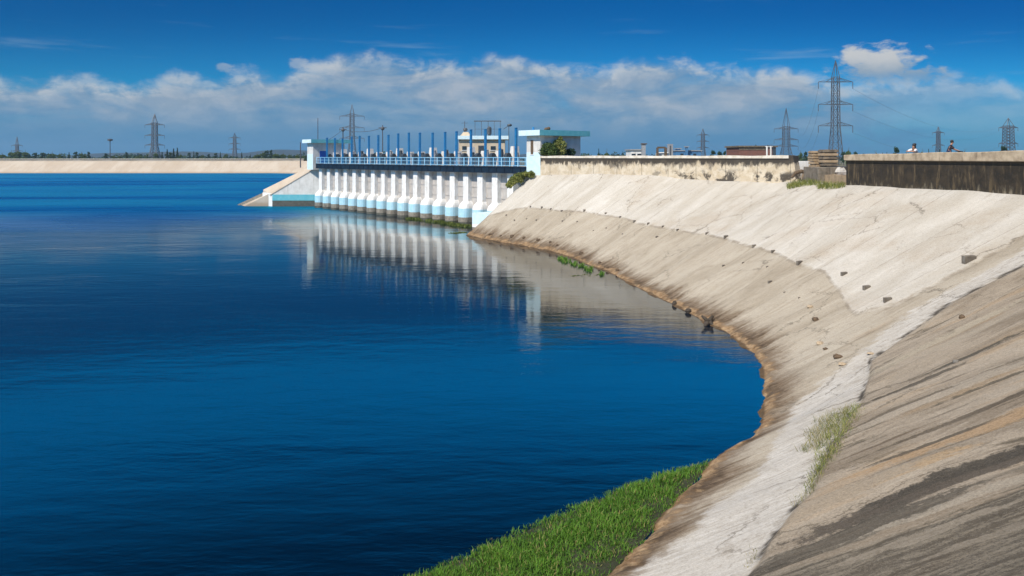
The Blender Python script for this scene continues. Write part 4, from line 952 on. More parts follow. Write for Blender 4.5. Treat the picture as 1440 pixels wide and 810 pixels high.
Ip = pylon(1418, 166, 620, (.42, .78), 7.6, 8.0, 6.0, 'broad pylon at the right edge behind the tan coping', .45, .22)
for n_, nm in ((0, 'lowest'), (1, 'middle'), (2, 'topmost')):
    cable(G_(n_, 1), Ip(min(n_, 1), -1) + Vector((0, 0, 3.0 if n_ == 2 else 0)), 9, nm + ' thin cable sagging from the largest pylon to the right edge pylon', .032, 'power lines between the pylons')
    cable(G_(n_, -1), Fp(n_, 1), 8, nm + ' thin cable running from the largest pylon left to the second tallest', .032, 'power lines between the pylons')
cable(Fp(1, -1), Ep(1, 1), 9, 'faint cable from the second tallest pylon to the one over the blue sheds', .06, 'power lines between the pylons')

# ------------------------------------------------------------------ trees
def tree_proto(kind_, name, label, mat):
    t = thing(name, label, 'tree', (0, 0, 0)); h = 10.0
    mb = MB(); mb.tube([(0, 0, -1), (.1, 0, 2.5), (0, .1, 5), (.1, .1, 8)], [.32, .24, .16, .05], 7)
    for k in range(5):
        a_ = k * 1.3; mb.tube([(0, 0, 2.6 + k * .9), (math.cos(a_) * 1.6, math.sin(a_) * 1.6, 4.2 + k * .9)], [.12, .04], 5)
    mb.build('trunk', M['bark'], t)
    cs, rs = [], []
    if kind_ == 'round':
        for k in range(16):
            a_ = random.uniform(0, 6.28); r_ = random.uniform(.3, 2.6); z = random.uniform(3.0, 8.6); q_ = 1 - abs(z - 5.5) / 6
            cs.append((math.cos(a_) * r_ * q_, math.sin(a_) * r_ * q_, z)); rs.append((random.uniform(.9, 1.6),) * 2 + (random.uniform(.6, 1.2),))
        V, q_, T = leaf_cloud(cs, rs, 130, .30)
    elif kind_ == 'spire':
        for k in range(16):
            z = 1.2 + k * .55; w = max(.25, 1.75 * (1 - k / 16.5)); a_ = random.uniform(0, 6.28)
            cs.append((math.cos(a_) * .35 * w, math.sin(a_) * .35 * w, z)); rs.append((w * random.uniform(.7, 1.1), w * random.uniform(.7, 1.1), .6))
        V, q_, T = leaf_cloud(cs, rs, 110, .26)
    else:
        for k in range(13):
            a_ = random.uniform(0, 6.28); r_ = random.uniform(.5, 3.6); z = random.uniform(1.5, 5.5)
            cs.append((math.cos(a_) * r_, math.sin(a_) * r_, z)); rs.append((random.uniform(1.1, 1.9),) * 2 + (random.uniform(.8, 1.5),))
        V, q_, T = leaf_cloud(cs, rs, 150, .34)
    np_mesh('crown', V, q_, mat=mat, parent=t, tint=T)
    return t
protos = {}
for kk, nm, mt in (('round', 'broadleaf_tree', 'leaf'), ('spire', 'conifer_tree', 'leaf'), ('bushy', 'bushy_tree', 'leaf2')):
    protos[kk] = [kk, nm, mt, None]
def tree(px, py_top, Y, kd, wpx, label, base=5.0, group=None):
    p = far(px, py_top, Y); hgt = p.z - base
    hh = {'round': 9.5, 'spire': 10.4, 'bushy': 6.6}[kd]; ww_ = {'round': 6.4, 'spire': 3.6, 'bushy': 9.0}[kd]
    sz = hgt / hh; sx = wpx / F * Y / ww_
    if protos[kd][3] is None:
        protos[kd][3] = tree_proto(kd, protos[kd][1], label, M[protos[kd][2]]); o = protos[kd][3]
        o.location = (p.x, p.y, base); o.scale = (sx, sx, sz)
        if group: o['group'] = group
        return o
    return dup(protos[kd][3], (p.x, p.y, base), label, (sx, sx, sz), random.uniform(0, 6.28), group)
GL = 'trees in the wood at the far left'
L1 = [(3, 217, 'bushy', 16), (16, 213.5, 'bushy', 14), (25, 212.5, 'bushy', 16), (36, 213.5, 'bushy', 14), (49, 214.5, 'round', 9), (60, 214.5, 'round', 9), (73, 215.5, 'bushy', 14), (84, 216.5, 'bushy', 12),
      (97, 213.5, 'spire', 6), (106, 213.2, 'round', 8), (115, 215.5, 'bushy', 12), (125, 213, 'round', 6)]
for n_, (px, py, kd, w) in enumerate(L1):
    tree(px, py, 450 + random.uniform(-8, 25), kd, w, ordn(n_) + ' tree from the left in the dark wood at the far left edge', 5, GL)
L2 = [(149, 215.5, 'round', 6), (160, 219, 'bushy', 10), (178, 213.5, 'round', 5), (168, 219, 'bushy', 9), (196, 218, 'bushy', 12), (206, 219, 'bushy', 10)]
L2.sort()
for n_, (px, py, kd, w) in enumerate(L2):
    tree(px, py, 450 + random.uniform(-8, 25), kd, w, ordn(n_) + ' small tree from the left between lighting mast and tall pylon', 5, 'small trees by the lighting mast')
L3 = [(219, 215, 'bushy', 9), (228, 213, 'spire', 6), (235, 209, 'spire', 7), (244, 208, 'spire', 7), (249.5, 207, 'spire', 7), (240, 214, 'round', 8), (254, 217, 'bushy', 8)]
L3.sort()
for n_, (px, py, kd, w) in enumerate(L3):
    tree(px, py, 440 + random.uniform(-6, 20), kd, w, ordn(n_) + ' tree from the left in the tall dark clump beside the pylon', 5, 'tall dark clump')
L4 = [(266, 214.5, 'round', 6), (272.5, 212, 'spire', 4), (277, 214, 'round', 6), (285, 218, 'bushy', 9), (293, 216.5, 'round', 7), (303, 215, 'round', 7), (310, 213, 'spire', 4), (318, 216.5, 'bushy', 9), (340, 213, 'spire', 4), (352, 216, 'spire', 3)]
for n_, (px, py, kd, w) in enumerate(L4):
    tree(px, py, 520 + random.uniform(-10, 60), kd, w, ordn(n_) + ' tree from the left in the thin row left of the green mound', 5, 'thin far row of trees')
L5 = [(362, 217, 'bushy', 12), (370, 214.5, 'bushy', 14), (375, 211.5, 'round', 9), (381, 210.5, 'round', 7), (388, 216, 'bushy', 14), (398, 216.5, 'bushy', 12), (407, 217.5, 'bushy', 10), (418, 218, 'bushy', 12), (429, 218.5, 'bushy', 12)]
for n_, (px, py, kd, w) in enumerate(L5):
    tree(px, py, 445 + random.uniform(-6, 20), kd, w, ordn(n_) + ' tree from the left in the green mound beside the far gatehouse', 5, 'green mound of trees')
L6 = [(842, 207.5, 'spire', 5, 160, 'single dark conifer beyond the mouldy wall, right of the roofed gatehouse'), (853, 214, 'bushy', 12, 170, 'low bush tree right of the single conifer beyond the mouldy wall'),
      (814.5, 203.5, 'spire', 4.5, 97, 'narrow dark cypress at the right corner of the roofed gatehouse'),
      (1003, 211, 'round', 9, 230, 'leafy green tree left of the brick building, nearest the blue sheds'), (1012, 212.5, 'round', 9, 240, 'middle leafy tree between the blue sheds and the brick building'), (1019, 212, 'round', 7, 235, 'right leafy tree of three left of the brick building'),
      (1028, 216.5, 'bushy', 12, 240, 'low bushy tree just left of the brick building'), (1062, 203.5, 'round', 10, 210, 'round tree behind the middle of the brick building'), (1078, 204, 'round', 12, 212, 'broad tree behind the right end of the brick building'),
      (1241, 214, 'spire', 4, 260, 'tiny conifer left of the leaning person'), (1247, 213, 'spire', 4, 260, 'second tiny conifer left of the leaning person'), (1261, 206, 'round', 11, 170, 'leafy green tree right behind the leaning person'),
      (1287, 210, 'round', 6, 260, 'small tree just right of the leaning person'), (1297, 213, 'bushy', 9, 270, 'low bushy tree between the leaning person and the faint pylon'), (1306, 208.5, 'spire', 4, 270, 'tiny conifer left of the faint pylon between the two people'),
      (1321, 209, 'spire', 4, 275, 'tiny conifer under the faint pylon between the two people'), (1356, 213, 'bushy', 14, 280, 'low tree right of the cyclist'), (1412, 205, 'round', 12, 300, 'tree at the foot of the broad right edge pylon'), (1232, 215, 'bushy', 12, 230, 'low bushy tree behind the left end of the tan coping')]
for px, py, kd, w, Y, lb in L6: tree(px, py, Y, kd, w, lb, 5)
L7 = [(1126, 214, 'bushy', 9), (1133, 213, 'round', 7), (1140, 214, 'bushy', 9), (1186, 213, 'round', 8), (1193, 211, 'bushy', 10), (1203, 213, 'round', 8)]
for n_, (px, py, kd, w) in enumerate(L7): tree(px, py, 300 + random.uniform(-20, 40), kd, w, ordn(n_) + ' tree from the left in the low row seen through the wall gap', 4.5, 'low trees beyond the wall gap')
# a low far wood along the horizon
cs, rs = [], []
for k in range(420):
    a_ = random.uniform(-.75, .75); Y = random.uniform(620, 820); hh = random.uniform(3, 7) * (.6 + .6 * abs(math.sin(a_ * 9)))
    cs.append((math.tan(a_) * Y, Y, 4 + hh * .5)); rs.append((random.uniform(4, 9), 4, hh * .6))
V, q_, T = leaf_cloud(cs, rs, 45, 1.3)
kind(np_mesh('far_wood', V, q_, mat=M['leaf'], tint=T), 'stuff')
# distant hills
mb = MB(); ring0, ring1, ring2 = [], [], []
for k in range(121):
    a_ = -.70 + 1.4 * k / 120; Y = 2300; px = CX + F * math.tan(a_)
    hh = 6 + 9 * (.5 + .5 * math.sin(k * .31 + 1)) * (.6 + .4 * math.sin(k * .83)) + 20 * math.exp(-((px - 395) / 60) ** 2) + 12 * math.exp(-((px - 280) / 40) ** 2) + 9 * math.exp(-((px - 180) / 50) ** 2)
    X = math.tan(a_) * Y; ring0.append((X, Y - 120, 3)); ring1.append((X, Y, 4 + hh)); ring2.append((X, Y + 150, 3))
mb.loft([ring0, ring1, ring2], cap=False, closed=False); kind(mb.build('hills', M['hill'], smooth=True), 'structure')

# ------------------------------------------------------------------ buildings on the land side
def shed(px0, px1, py_top, Y, depth, mat, label, name='shed', base=4.5, cat='building', extra=None):
    p0, p1 = far(px0, py_top, Y), far(px1, py_top, Y); t = thing(name, label, cat, ((p0.x + p1.x) / 2, Y, base))
    mb = MB(); mb.abox(p0.x, p1.x, Y, Y + depth, base, p0.z); mb.build('wall', M[mat], t)
    mb = MB(); mb.abox(p0.x - .3, p1.x + .3, Y - .3, Y + depth + .3, p0.z + .003, p0.z + .3); mb.build('roof', M['greysheet' if mat != 'brick' else 'dkslab'], t)
    n = max(2, int((p1.x - p0.x) / 3))
    if extra != 'nowin':
        for k in range(n):
            xx = p0.x + (k + .5) * (p1.x - p0.x) / n; mb = MB(); mb.abox(xx - .5, xx + .5, Y - .04, Y + .05, p0.z - 1.9, p0.z - .8); mb.build('window', M['glass'], t)
    return t
shed(887, 903, 211.5, 190, 8, 'white', 'low white building at the left end of the group beyond the mouldy wall')
shed(950, 986, 212.5, 260, 12, 'bluesheet', 'long blue shed beyond the mouldy wall, left of the faint pylon')
shed(953, 957, 209.5, 262, 4, 'bluesheet', 'small blue tower block at the left end of the long blue shed', extra='nowin')
shed(964.5, 967.5, 207, 258.5, 1.2, 'bluesheet', 'thin blue stack rising from the long blue shed', 'chimney_stack', cat='chimney', extra='nowin')
tb = thing('silo_tower', 'slim brown-grey tower right of the low white building', 'tower', (far(905.5, 203, 186).x, 186, 4.5))
p0 = far(903, 203, 186); p1 = far(908, 203, 186); mb = MB(); mb.abox(p0.x, p1.x, 186, 187.2, 4.5, p0.z); mb.build('tower_body', M['greysheet'], tb)
mb = MB(); mb.abox(p0.x - .15, p1.x + .3, 185.8, 187.4, p0.z + .003, p0.z + .25); mb.build('cap', M['brownstone'], tb)
gt = thing('conveyor_frame', 'grey square gantry frame between two slim towers beyond the wall', 'gantry', (far(930, 208, 188).x, 188, 4.5))
mb = MB(); a_, b_ = far(924.5, 207.5, 188), far(936, 207.5, 188); mb.bar((a_.x, 188, 4.5), (a_.x, 188, a_.z), .5); mb.bar((b_.x, 188, 4.5), (b_.x, 188, b_.z), .6); mb.bar(a_, b_, .45); mb.build('frame', M['brownstone'], gt)
mb = MB(); mb.abox(a_.x + .5, b_.x + 1, 189, 193, 4.5, 9.0); mb.build('machine_house', M['pale'], gt)
tb = thing('silo_tower', 'wider grey tower right of the square gantry frame', 'tower', (far(943, 202.5, 192).x, 192, 4.5))
p0 = far(940, 202.5, 192); p1 = far(946.5, 202.5, 192); mb = MB(); mb.abox(p0.x, p1.x, 192, 193.5, 4.5, p0.z); mb.build('tower_body', M['greysheet'], tb)
mb = MB(); mb.abox(p0.x - 2.2, p0.x - .003, 192, 193.5, 4.5, 9.2); mb.build('annex', M['white'], tb)
mb = MB(); mb.abox(p0.x + .3, p0.x + .6, 191.9, 192.05, 6, p0.z - .4); mb.build('ladder', M['darksteel'], tb)
bk = shed(1039.5, 1091, 207, 150, 9, 'brick', 'red brick building with dark flat roof, left of the second tallest pylon', 'brick_building', extra='nowin')
p0 = far(1040, 211, 150); mb = MB(); mb.abox(far(1039.5, 0, 150).x - .02, far(1077, 0, 150).x, 149.94, 149.998, p0.z, far(0, 207, 150).z); mb.build('dark_band', M['dkslab'], bk)
mb = MB(); mb.abox(far(1086, 0, 150).x, far(1091, 0, 150).x, 149.9, 149.998, 4.5, far(0, 207.3, 150).z); mb.build('shutter', M['motor'], bk)
for n_, px in enumerate((1078.5, 1084)):
    p_ = far(px, 205.5, 147); mb = MB(); mb.tube([(p_.x, 147, 4.5), (p_.x, 147, p_.z)], .16, 8); mb.bar((p_.x - .3, 147, p_.z - .1), (p_.x + .3, 147, p_.z - .1), .12)
    tag(mb.build('white_post', M['white']), ('left' if n_ == 0 else 'right') + ' of the two white posts in front of the brick building', 'post')

# ------------------------------------------------------------------ bushes by the gatehouse
def bush(c, rads, mat, label, name='bush', per=220, size=.09, cat='bush', stems=True):
    t = thing(name, label, cat, tuple(c)); cs = [tuple(Vector(o)) for o, r in rads]; rs = [r for o, r in rads]
    V, q_, T = leaf_cloud(cs, rs, per, size); np_mesh('foliage', V, q_, mat=mat, parent=t, tint=T)
    if stems:
        mb = MB()
        for o, r in rads: mb.tube([Vector(c) + Vector((0, 0, -.3)), Vector(c) + Vector(o)], [.04, .015], 5)
        mb.build('stem', M['bark'], t)
    return t
gp = D(G_END + 1.3, 1.2, 7.2)
f2 = lambda px, py: far(px, py, gp.y) - gp
bush(gp, [(f2(765, 213), (.55, .5, .5)), (f2(770, 207), (.6, .5, .5)), (f2(776, 210), (.6, .6, .6)), (f2(774, 215), (.7, .6, .5))], M['leaf2'], 'rounded dark green shrub against the shaded gatehouse wall', per=420, size=.13)
gp2 = D(G_END + 1.2, 2.4, 7.2); f3 = lambda px, py: far(px, py, gp2.y) - gp2
bush(gp2, [(f3(784, 209), (.6, .5, .6)), (f3(790, 205), (.55, .5, .6)), (f3(783, 202), (.4, .4, .4)), (f3(788, 197), (.25, .25, .4)), (f3(787, 214), (.7, .6, .5))], M['leafy'], 'yellow-green shrub with a tall sprig right of the dark gatehouse shrub', per=420, size=.13)
gp3 = D(G_END + 1.4, 4.2, 7.2); f4 = lambda px, py: far(px, py, gp3.y) - gp3
bush(gp3, [(f4(797, 215), (.5, .5, .4)), (f4(803, 214), (.5, .5, .45))], M['leaf'], 'low dark shrub beside the yellow-green one, near the cypress', per=250, size=.12)
cb, _ = slope_point(733, 251)
f5 = lambda px, py: far(px, py, cb.y) - cb
cl_ = []
for k in range(46):
    t_ = random.random(); ex = float(np.interp(t_, [0, .35, .7, 1], [713, 722, 733, 747])); ey = float(np.interp(t_, [0, .35, .7, 1], [262, 254.5, 248.5, 243])); r_ = random.uniform(.12, .34) * (1.15 - .5 * abs(t_ - .45))
    cl_.append((f5(ex + random.uniform(-4, 6), ey + random.uniform(-3.5, 4.5) * (1.1 - .7 * t_)) + Vector((0, random.uniform(-.5, .6), 0)), (r_ * 1.3, r_ * 1.3, r_)))
bush(cb, cl_, M['tuftgrass'], 'creeping green bush on the top edge of the bank below the gatehouse', 'creeping_bush', per=130, size=.11, stems=False)
# ------------------------------------------------------------------ stacked slabs and rubble in the wall gap
YS = 59.2
fs = lambda px, py, Y=YS: far(px, py, Y)
def slab_mesh(px0, px1, py0, py1, Y, depth, mat, label, group, rot=0, name='concrete_slab'):
    a_, b_ = fs(px0, py1, Y), fs(px1, py0, Y); c = (a_ + b_) / 2; w = b_.x - a_.x; h = b_.z - a_.z
    mb = MB(); rr = R(rot); ax = Vector((math.cos(rr), math.sin(rr), 0)); ay = Vector((-math.sin(rr), math.cos(rr), 0))
    mb.box((c.x, Y + depth / 2, c.z), ax, ay, (0, 0, 1), w, depth, h * .70)
    mb.box((c.x, Y + depth / 2, c.z), ax, ay, (0, 0, 1), w * .86, depth * .86, h * .995)
    return tag(mb.build(name, M[mat], bevel=.02), label, 'concrete slab', group)
for k in range(4):
    slab_mesh(1142.5 + .5 * (k % 2), 1158.5, 212.2 + k * 3.75, 212.2 + (k + 1) * 3.75, YS, 1.0, 'tan', ('topmost', 'second', 'third', 'fourth')[k] + ' tan slab from the top of the left leaning stack in the wall gap', 'tan slabs of the left stack', -6 + 3 * k)
for k in range(3):
    slab_mesh(1144.5 + k * .7, 1162 + k * .6, 227.3 + k * 4.3, 227.3 + (k + 1) * 4.3, YS - .2, 1.0, 'tan', ('topmost', 'middle', 'bottom')[k] + ' of the three lower tan slabs shifted right in the left stack', 'tan slabs of the left stack', 8 + 4 * k)
for k in range(5):
    slab_mesh(1158.8 - .4 * (k % 2) + (1 if k == 4 else 0), 1179 + (1 if k == 4 else 0), 210.2 + k * 4.8, 210.2 + (k + 1) * 4.8, YS - 1.35, 1.15, 'dkslab' if k == 0 else 'tan' if k % 2 else 'dkslab', ('topmost dark', 'second', 'third', 'fourth', 'lowest')[k] + ' slab of the taller right stack beside the tan coping', 'weathered slabs of the right stack', 3 - 2 * k)
mb = MB(); a_ = fs(1149, 247, YS - 1.5); b_ = fs(1186, 235, YS - 1.5); mb.abox(a_.x + .1, b_.x, YS - 1.5, YS + 1.5, 5.2, b_.z); o = mb.build('plinth_block', M['plinth'], bevel=.06); tag(o, 'weathered concrete plinth block carrying the slab stacks in the wall gap', 'concrete block')
mb = MB(); a_ = fs(1123, 246, 62.6); b_ = fs(1146, 226.5, 62.6); mb.abox(a_.x, b_.x, 62.6, 63.1, 5.2, b_.z); o = mb.build('low_wall', M['pale'], bevel=.03); tag(o, 'short pale wall section between the mouldy wall end and the slab stacks', 'wall')
kl = sub([WA1 + e * 1.02, WB0 - Vector((0, .05, 0))], .8)
o = wall_strip(kl, .05, .5, lambda i, p: (4.6, 6.72 + .03 * math.sin(i * 2.3)), [M['tan']], 'kerb_wall', None); tag(o, 'low tan kerb wall under the slab stacks, behind the grass tufts', 'kerb')
kind(strip('path', kl, .503, 4.0, 4.6, 6.6, [M['tan']]), 'structure')
mb = MB(); c = fs(1127, 243.5, 60.9); mb.tube([c + Vector((-.75, 0, -.35)), c + Vector((-.45, 0, .02)), c + Vector((0, 0, .14)), c + Vector((.5, 0, .06)), c + Vector((.8, 0, -.3))], [.10, .15, .16, .15, .1], 8); tag(mb.build('broken_slab', M['brownstone']), 'curved brown broken slab lying at the end of the mouldy wall', 'rubble')
mb = MB(); c = fs(1182, 242, 57.6); mb.blob(c, (.45, .4, .38), 9, 6, .18); tag(mb.build('rubble_stone', M['concrete']), 'grey rubble stone at the foot of the right slab stack', 'stone')

# ------------------------------------------------------------------ blocks, stones and debris on the bank
def slope_frame(px, py):
    p, (i, j) = slope_point(px, py)
    a_ = Vector(GRID[max(i - 2, 0), j]); b_ = Vector(GRID[min(i + 2, NS - 1), j]); tn = (b_ - a_); tn.z = 0; tn.normalize()     # along the bank, towards the viewer
    up = Vector(C[i] - W[i]); sl = up.z / math.hypot(up.x, up.y); up.z = 0; up.normalize()
    return p, tn, up, sl
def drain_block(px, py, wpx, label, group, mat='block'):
    p, tn, up, sl = slope_frame(px, py); s = wpx / F * p.y * .95; h = s * .50
    # wedge with level top standing out of the slope
    t0 = p - up * (s * .5); th = tn * (s * .20)
    z1 = p.z + h * .55; dn = .15
    back = t0 + up * ((z1 - t0.z) / max(sl, .1) + .02)
    mb = MB(); A_ = [t0 - Vector((0, 0, dn)), back - Vector((0, 0, dn)), Vector((back.x, back.y, z1)), Vector((t0.x, t0.y, z1))]
    k0 = mb.add([v - th for v in A_]); k1 = mb.add([v + th for v in A_])
    mb.face((k0, k0 + 1, k0 + 2, k0 + 3)); mb.face((k1 + 3, k1 + 2, k1 + 1, k1))
    for a_ in range(4): mb.face((k0 + a_, k0 + (a_ + 1) % 4, k1 + (a_ + 1) % 4, k1 + a_))
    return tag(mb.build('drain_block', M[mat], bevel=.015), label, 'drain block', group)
ROW = [(747, 291.5, 4), (763, 291.5, 5), (775.5, 293.5, 4), (791, 295.5, 5), (823, 296, 5.5), (853, 300, 5), (873, 305.6, 5), (893, 312, 7), (912, 315.3, 6), (933, 319.5, 5.5), (953.5, 324.3, 6), (994, 329, 7), (1021.5, 334.5, 10), (1061, 346.5, 9), (1088, 355.5, 9),
       (1125, 369.5, 13), (1188.5, 387, 13), (1220, 405, 15), (1249, 425, 17)]
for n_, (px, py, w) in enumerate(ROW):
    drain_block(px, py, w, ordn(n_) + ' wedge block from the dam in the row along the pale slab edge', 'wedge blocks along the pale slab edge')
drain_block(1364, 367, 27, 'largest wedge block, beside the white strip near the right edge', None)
LOW = [(713, 302.7, 4), (724, 310, 4), (741, 307.6, 3), (755, 309.5, 4), (791.6, 311, 4), (813, 312, 3.5), (835, 324, 3), (853, 321, 3.5), (876, 329, 3.5), (923.6, 334, 6), (1018, 373, 6), (1045, 371, 5), (1079, 376, 5), (1082.6, 397, 9), (1104, 411, 4.5), (1123.5, 419, 4.5)]
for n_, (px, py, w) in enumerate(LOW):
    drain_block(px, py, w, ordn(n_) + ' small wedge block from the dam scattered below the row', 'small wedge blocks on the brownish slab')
def stone(px, py, wpx, mat, label, group=None, name='stone', flat=.6, lift=.3):
    p, tn, up, sl = slope_frame(px, py); s = wpx / F * p.y / 2
    mb = MB(); mb.blob(p + Vector((0, 0, s * lift)), (s, s * .8, s * flat), 9, 7, .16)
    return tag(mb.build(name, M[mat]), label, 'stone', group)
stone(1139, 434, 9, 'tanstone', 'tan stone lying on the brownish slab above a dark brown one')
stone(1147, 452, 9, 'brownstone', 'dark brown pointed stone on the slab below the tan one', flat=.9)
stone(1152, 484, 10, 'tanstone', 'pale tan stone upslope of the dark brown pair, with a hard shadow')
stone(1161, 492, 7, 'brownstone', 'small dark lump standing in for the shadow of the pale tan stone')  # dark lump added where the tan stone's shadow falls
stone(1176, 503.5, 13, 'brownstone', 'largest dark stone on the slab just left of the white strip top')
stone(1185, 514, 12, 'tanstone', 'pale flat stone touching the largest dark stone by the white strip', flat=.35)
stone(1223, 498, 10, 'tanstone', 'flat tan stone at the bend of the white strip', flat=.3)
stone(1353, 451, 9, 'brownstone', 'dark stone on the near slab right of the white strip', flat=.9)
stone(1342, 515, 9, 'stone', 'grey stone on the dark streaks of the near slab', flat=.6)
stone(1175, 611, 7, 'stone', 'grey stone lying in the dry grass tuft on the white strip', flat=.4)
TOE = [(689, 330.5, 5), (704, 332.3, 4), (720, 333.5, 6), (737, 335.3, 5), (757, 338, 6), (774, 341, 5), (783, 346, 5), (817, 357, 7), (843, 371, 5), (854, 377.5, 5), (868, 381.5, 6)]
for n_, (px, py, w) in enumerate(TOE):
    stone(px, py, w, 'brownstone', ordn(n_) + ' dark stone from the dam along the stained foot of the bank', 'dark stones along the foot of the bank', flat=.75)
def shore(px, py, wpx, label, name, flat):
    p = at(px, py, 0); s = wpx / F * p.y / 2; mb = MB(); mb.blob(p + Vector((0, 0, s * .5)), (s, s * .8, s * flat), 9, 7, .18); tag(mb.build(name, M['wood']), label, 'stump')
shore(948.5, 429.5, 7, 'small dark stump in the water, left of the rounded stump', 'stump', 1.5)
shore(968, 440, 9, 'rounded dark stump in the water between the small stump and the driftwood', 'stump', .9)
p = at(997, 457, 0); dw = MB(); k = p.y / F
pt = lambda x, y, d=0: Vector((p.x + x * k, p.y + d, max(-.05, -y * k)))
dw.tube([pt(-9, 1.5, -.25), pt(-3, -2), pt(2, -6.5, .1), pt(7, -11, .25)], [.05, .13, .12, .07], 7); dw.tube([pt(0, -4), pt(-6, -9.5, .15), pt(-9, -12, .2)], [.11, .08, .04], 7); dw.tube([pt(1, -5), pt(5, 0, -.1), pt(8, 2, -.2)], [.1, .08, .06], 7)
tag(dw.build('driftwood', M['wood'], smooth=True), 'dark forked driftwood stuck at the waterline of the bank', 'driftwood')

# ------------------------------------------------------------------ grass at the water's edge
def in_poly(pts, poly):
    return poly_sd(pts[:, 0], pts[:, 1], poly) > 0
edge_px = [(560, 818), (600, 800), (650, 782), (700, 760), (750, 737), (800, 716), (850, 695), (890, 679), (940, 665), (985, 653), (1002, 646)]
outer = [at(px, py, 0) for px, py in edge_px]
inner = [at(px, py, .1) for px, py in ((1000, 651), (958, 695), (920, 741), (855, 810))] + [Vector((.9, 12.4, 0)), Vector((-.6, 9.8, 0)), Vector((-3.5, 8.0, 0)), Vector((-4.2, 12.6, 0))]
GP = np.array([(p.x, p.y) for p in outer + inner])
mb = MB(); cen = Vector((1.3, 15.4, .12))
rim = [Vector((x, y, -.03)) for x, y in GP]; md_ = [cen.lerp(Vector((p.x, p.y, 0)), .8) for p in rim]
for p in md_: p.z = .06
r0 = mb.add(rim); r1 = mb.add(md_); kc = mb.add([cen]); n = len(rim)
for j in range(n): mb.face((r0 + j, r0 + (j + 1) % n, r1 + (j + 1) % n, r1 + j)); mb.face((r1 + j, r1 + (j + 1) % n, kc))
kind(mb.build('mud_bank', M['mud'], smooth=True), 'structure')
lo, hi = GP.min(0) - .4, GP.max(0) + .4
pts = RNG.uniform(lo, hi, (260000, 2)); sdg = poly_sd(pts[:, 0], pts[:, 1], GP)
dn_ = .5 + .25 * np.sin(pts[:, 0] * 2.3 + np.sin(pts[:, 1] * 1.7) * 2) * np.sin(pts[:, 1] * 2.1 + 1) + .25 * np.sin(pts[:, 0] * 5.3 + 2 * np.sin(pts[:, 1] * 3.1)) * np.sin(pts[:, 1] * 6.1 + pts[:, 0])
sdg = sdg - .22 * (1 - dn_) + .10
keep = (sdg > -.12 + .25 * RNG.uniform(0, 1, len(pts)) ** 2 * (1 - dn_)) & (RNG.uniform(0, 1, len(pts)) < np.clip(.25 + sdg * 2.0, .05, 1) * (.55 + .45 * dn_))
pts = pts[keep][:85000]; sdg = sdg[keep][:85000]; dn_ = dn_[keep][:85000]
h = RNG.uniform(.07, .21, len(pts)) * (.55 + .6 * dn_) * np.clip(.55 + sdg * 1.4, .5, 1.0); h *= np.where(RNG.uniform(0, 1, len(pts)) > .97, 1.5, 1)
tint = np.clip(RNG.uniform(0, .62, len(pts)) + .34 * dn_ - .08, 0, .89); tint = np.where(RNG.uniform(0, 1, len(pts)) > .91, 1.0, tint)
roots = np.column_stack([pts, np.clip(sdg * .12, -.02, .1)])
V, q_, tr, T = blades(roots, h, RNG.uniform(.010, .020, len(pts)), RNG.uniform(.2, .9, len(pts)), tint=tint)
kind(np_mesh('grass', V, q_, tr, M['grass'], tint=T), 'stuff')

def tuft_field(name, poly_px, N, hr, wr_, mat, lean=(.3, 1.0), sag=0):
    "blades growing on the bank inside a pixel outline"
    P = []; poly = np.asarray(poly_px, float); lo, hi = poly.min(0), poly.max(0)
    c = RNG.uniform(lo, hi, (N * 4, 2)); c = c[poly_sd(c[:, 0], c[:, 1], poly) > RNG.uniform(0, 1, len(c)) ** 3 * 3][:N]
    sub_ = (np.abs(PXY[..., 0] - (lo[0] + hi[0]) / 2) < (hi[0] - lo[0])) & (np.abs(PXY[..., 1] - (lo[1] + hi[1]) / 2) < (hi[1] - lo[1]))
    gx = PXY[sub_]; gv = GRID[sub_]
    for x_, y_ in c:
        P.append(gv[np.argmin((gx[:, 0] - x_) ** 2 + (gx[:, 1] - y_) ** 2)])
    P = np.array(P) + RNG.normal(size=(len(P), 3)) * np.array([.05, .05, 0]); n = len(P)
    V, q_, tr, T = blades(P - [0, 0, .02], RNG.uniform(*hr, n), RNG.uniform(*wr_, n), RNG.uniform(*lean, n))
    return kind(np_mesh(name, V, q_, tr, mat, tint=T), 'stuff')
tuft_field('dry_grass', [(1205, 572), (1214, 582), (1196, 612), (1178, 642), (1160, 668), (1142, 692), (1136, 684), (1144, 655), (1150, 632), (1162, 610), (1150, 604), (1172, 588), (1192, 576)], 1300, (.06, .26), (.006, .012), M['tuftgrass'], (.6, 1.3))
tuft_field('dry_grass', [(1176, 578), (1200, 570), (1186, 600), (1160, 628), (1138, 640), (1120, 636), (1140, 622), (1128, 612), (1150, 602), (1140, 594)], 1100, (.08, .28), (.005, .010), M['drygrass'], (.8, 1.4))
tuft_field('dry_grass', [(1196, 585), (1206, 590), (1182, 640), (1150, 690), (1120, 720), (1112, 714), (1140, 680), (1165, 630)], 500, (.06, .26), (.005, .010), M['drygrass'], (.6, 1.2))
tuft_field('dry_grass', [(1060, 774), (1070, 768), (1062, 790), (1050, 800)], 70, (.04, .09), (.006, .01), M['drygrass'])
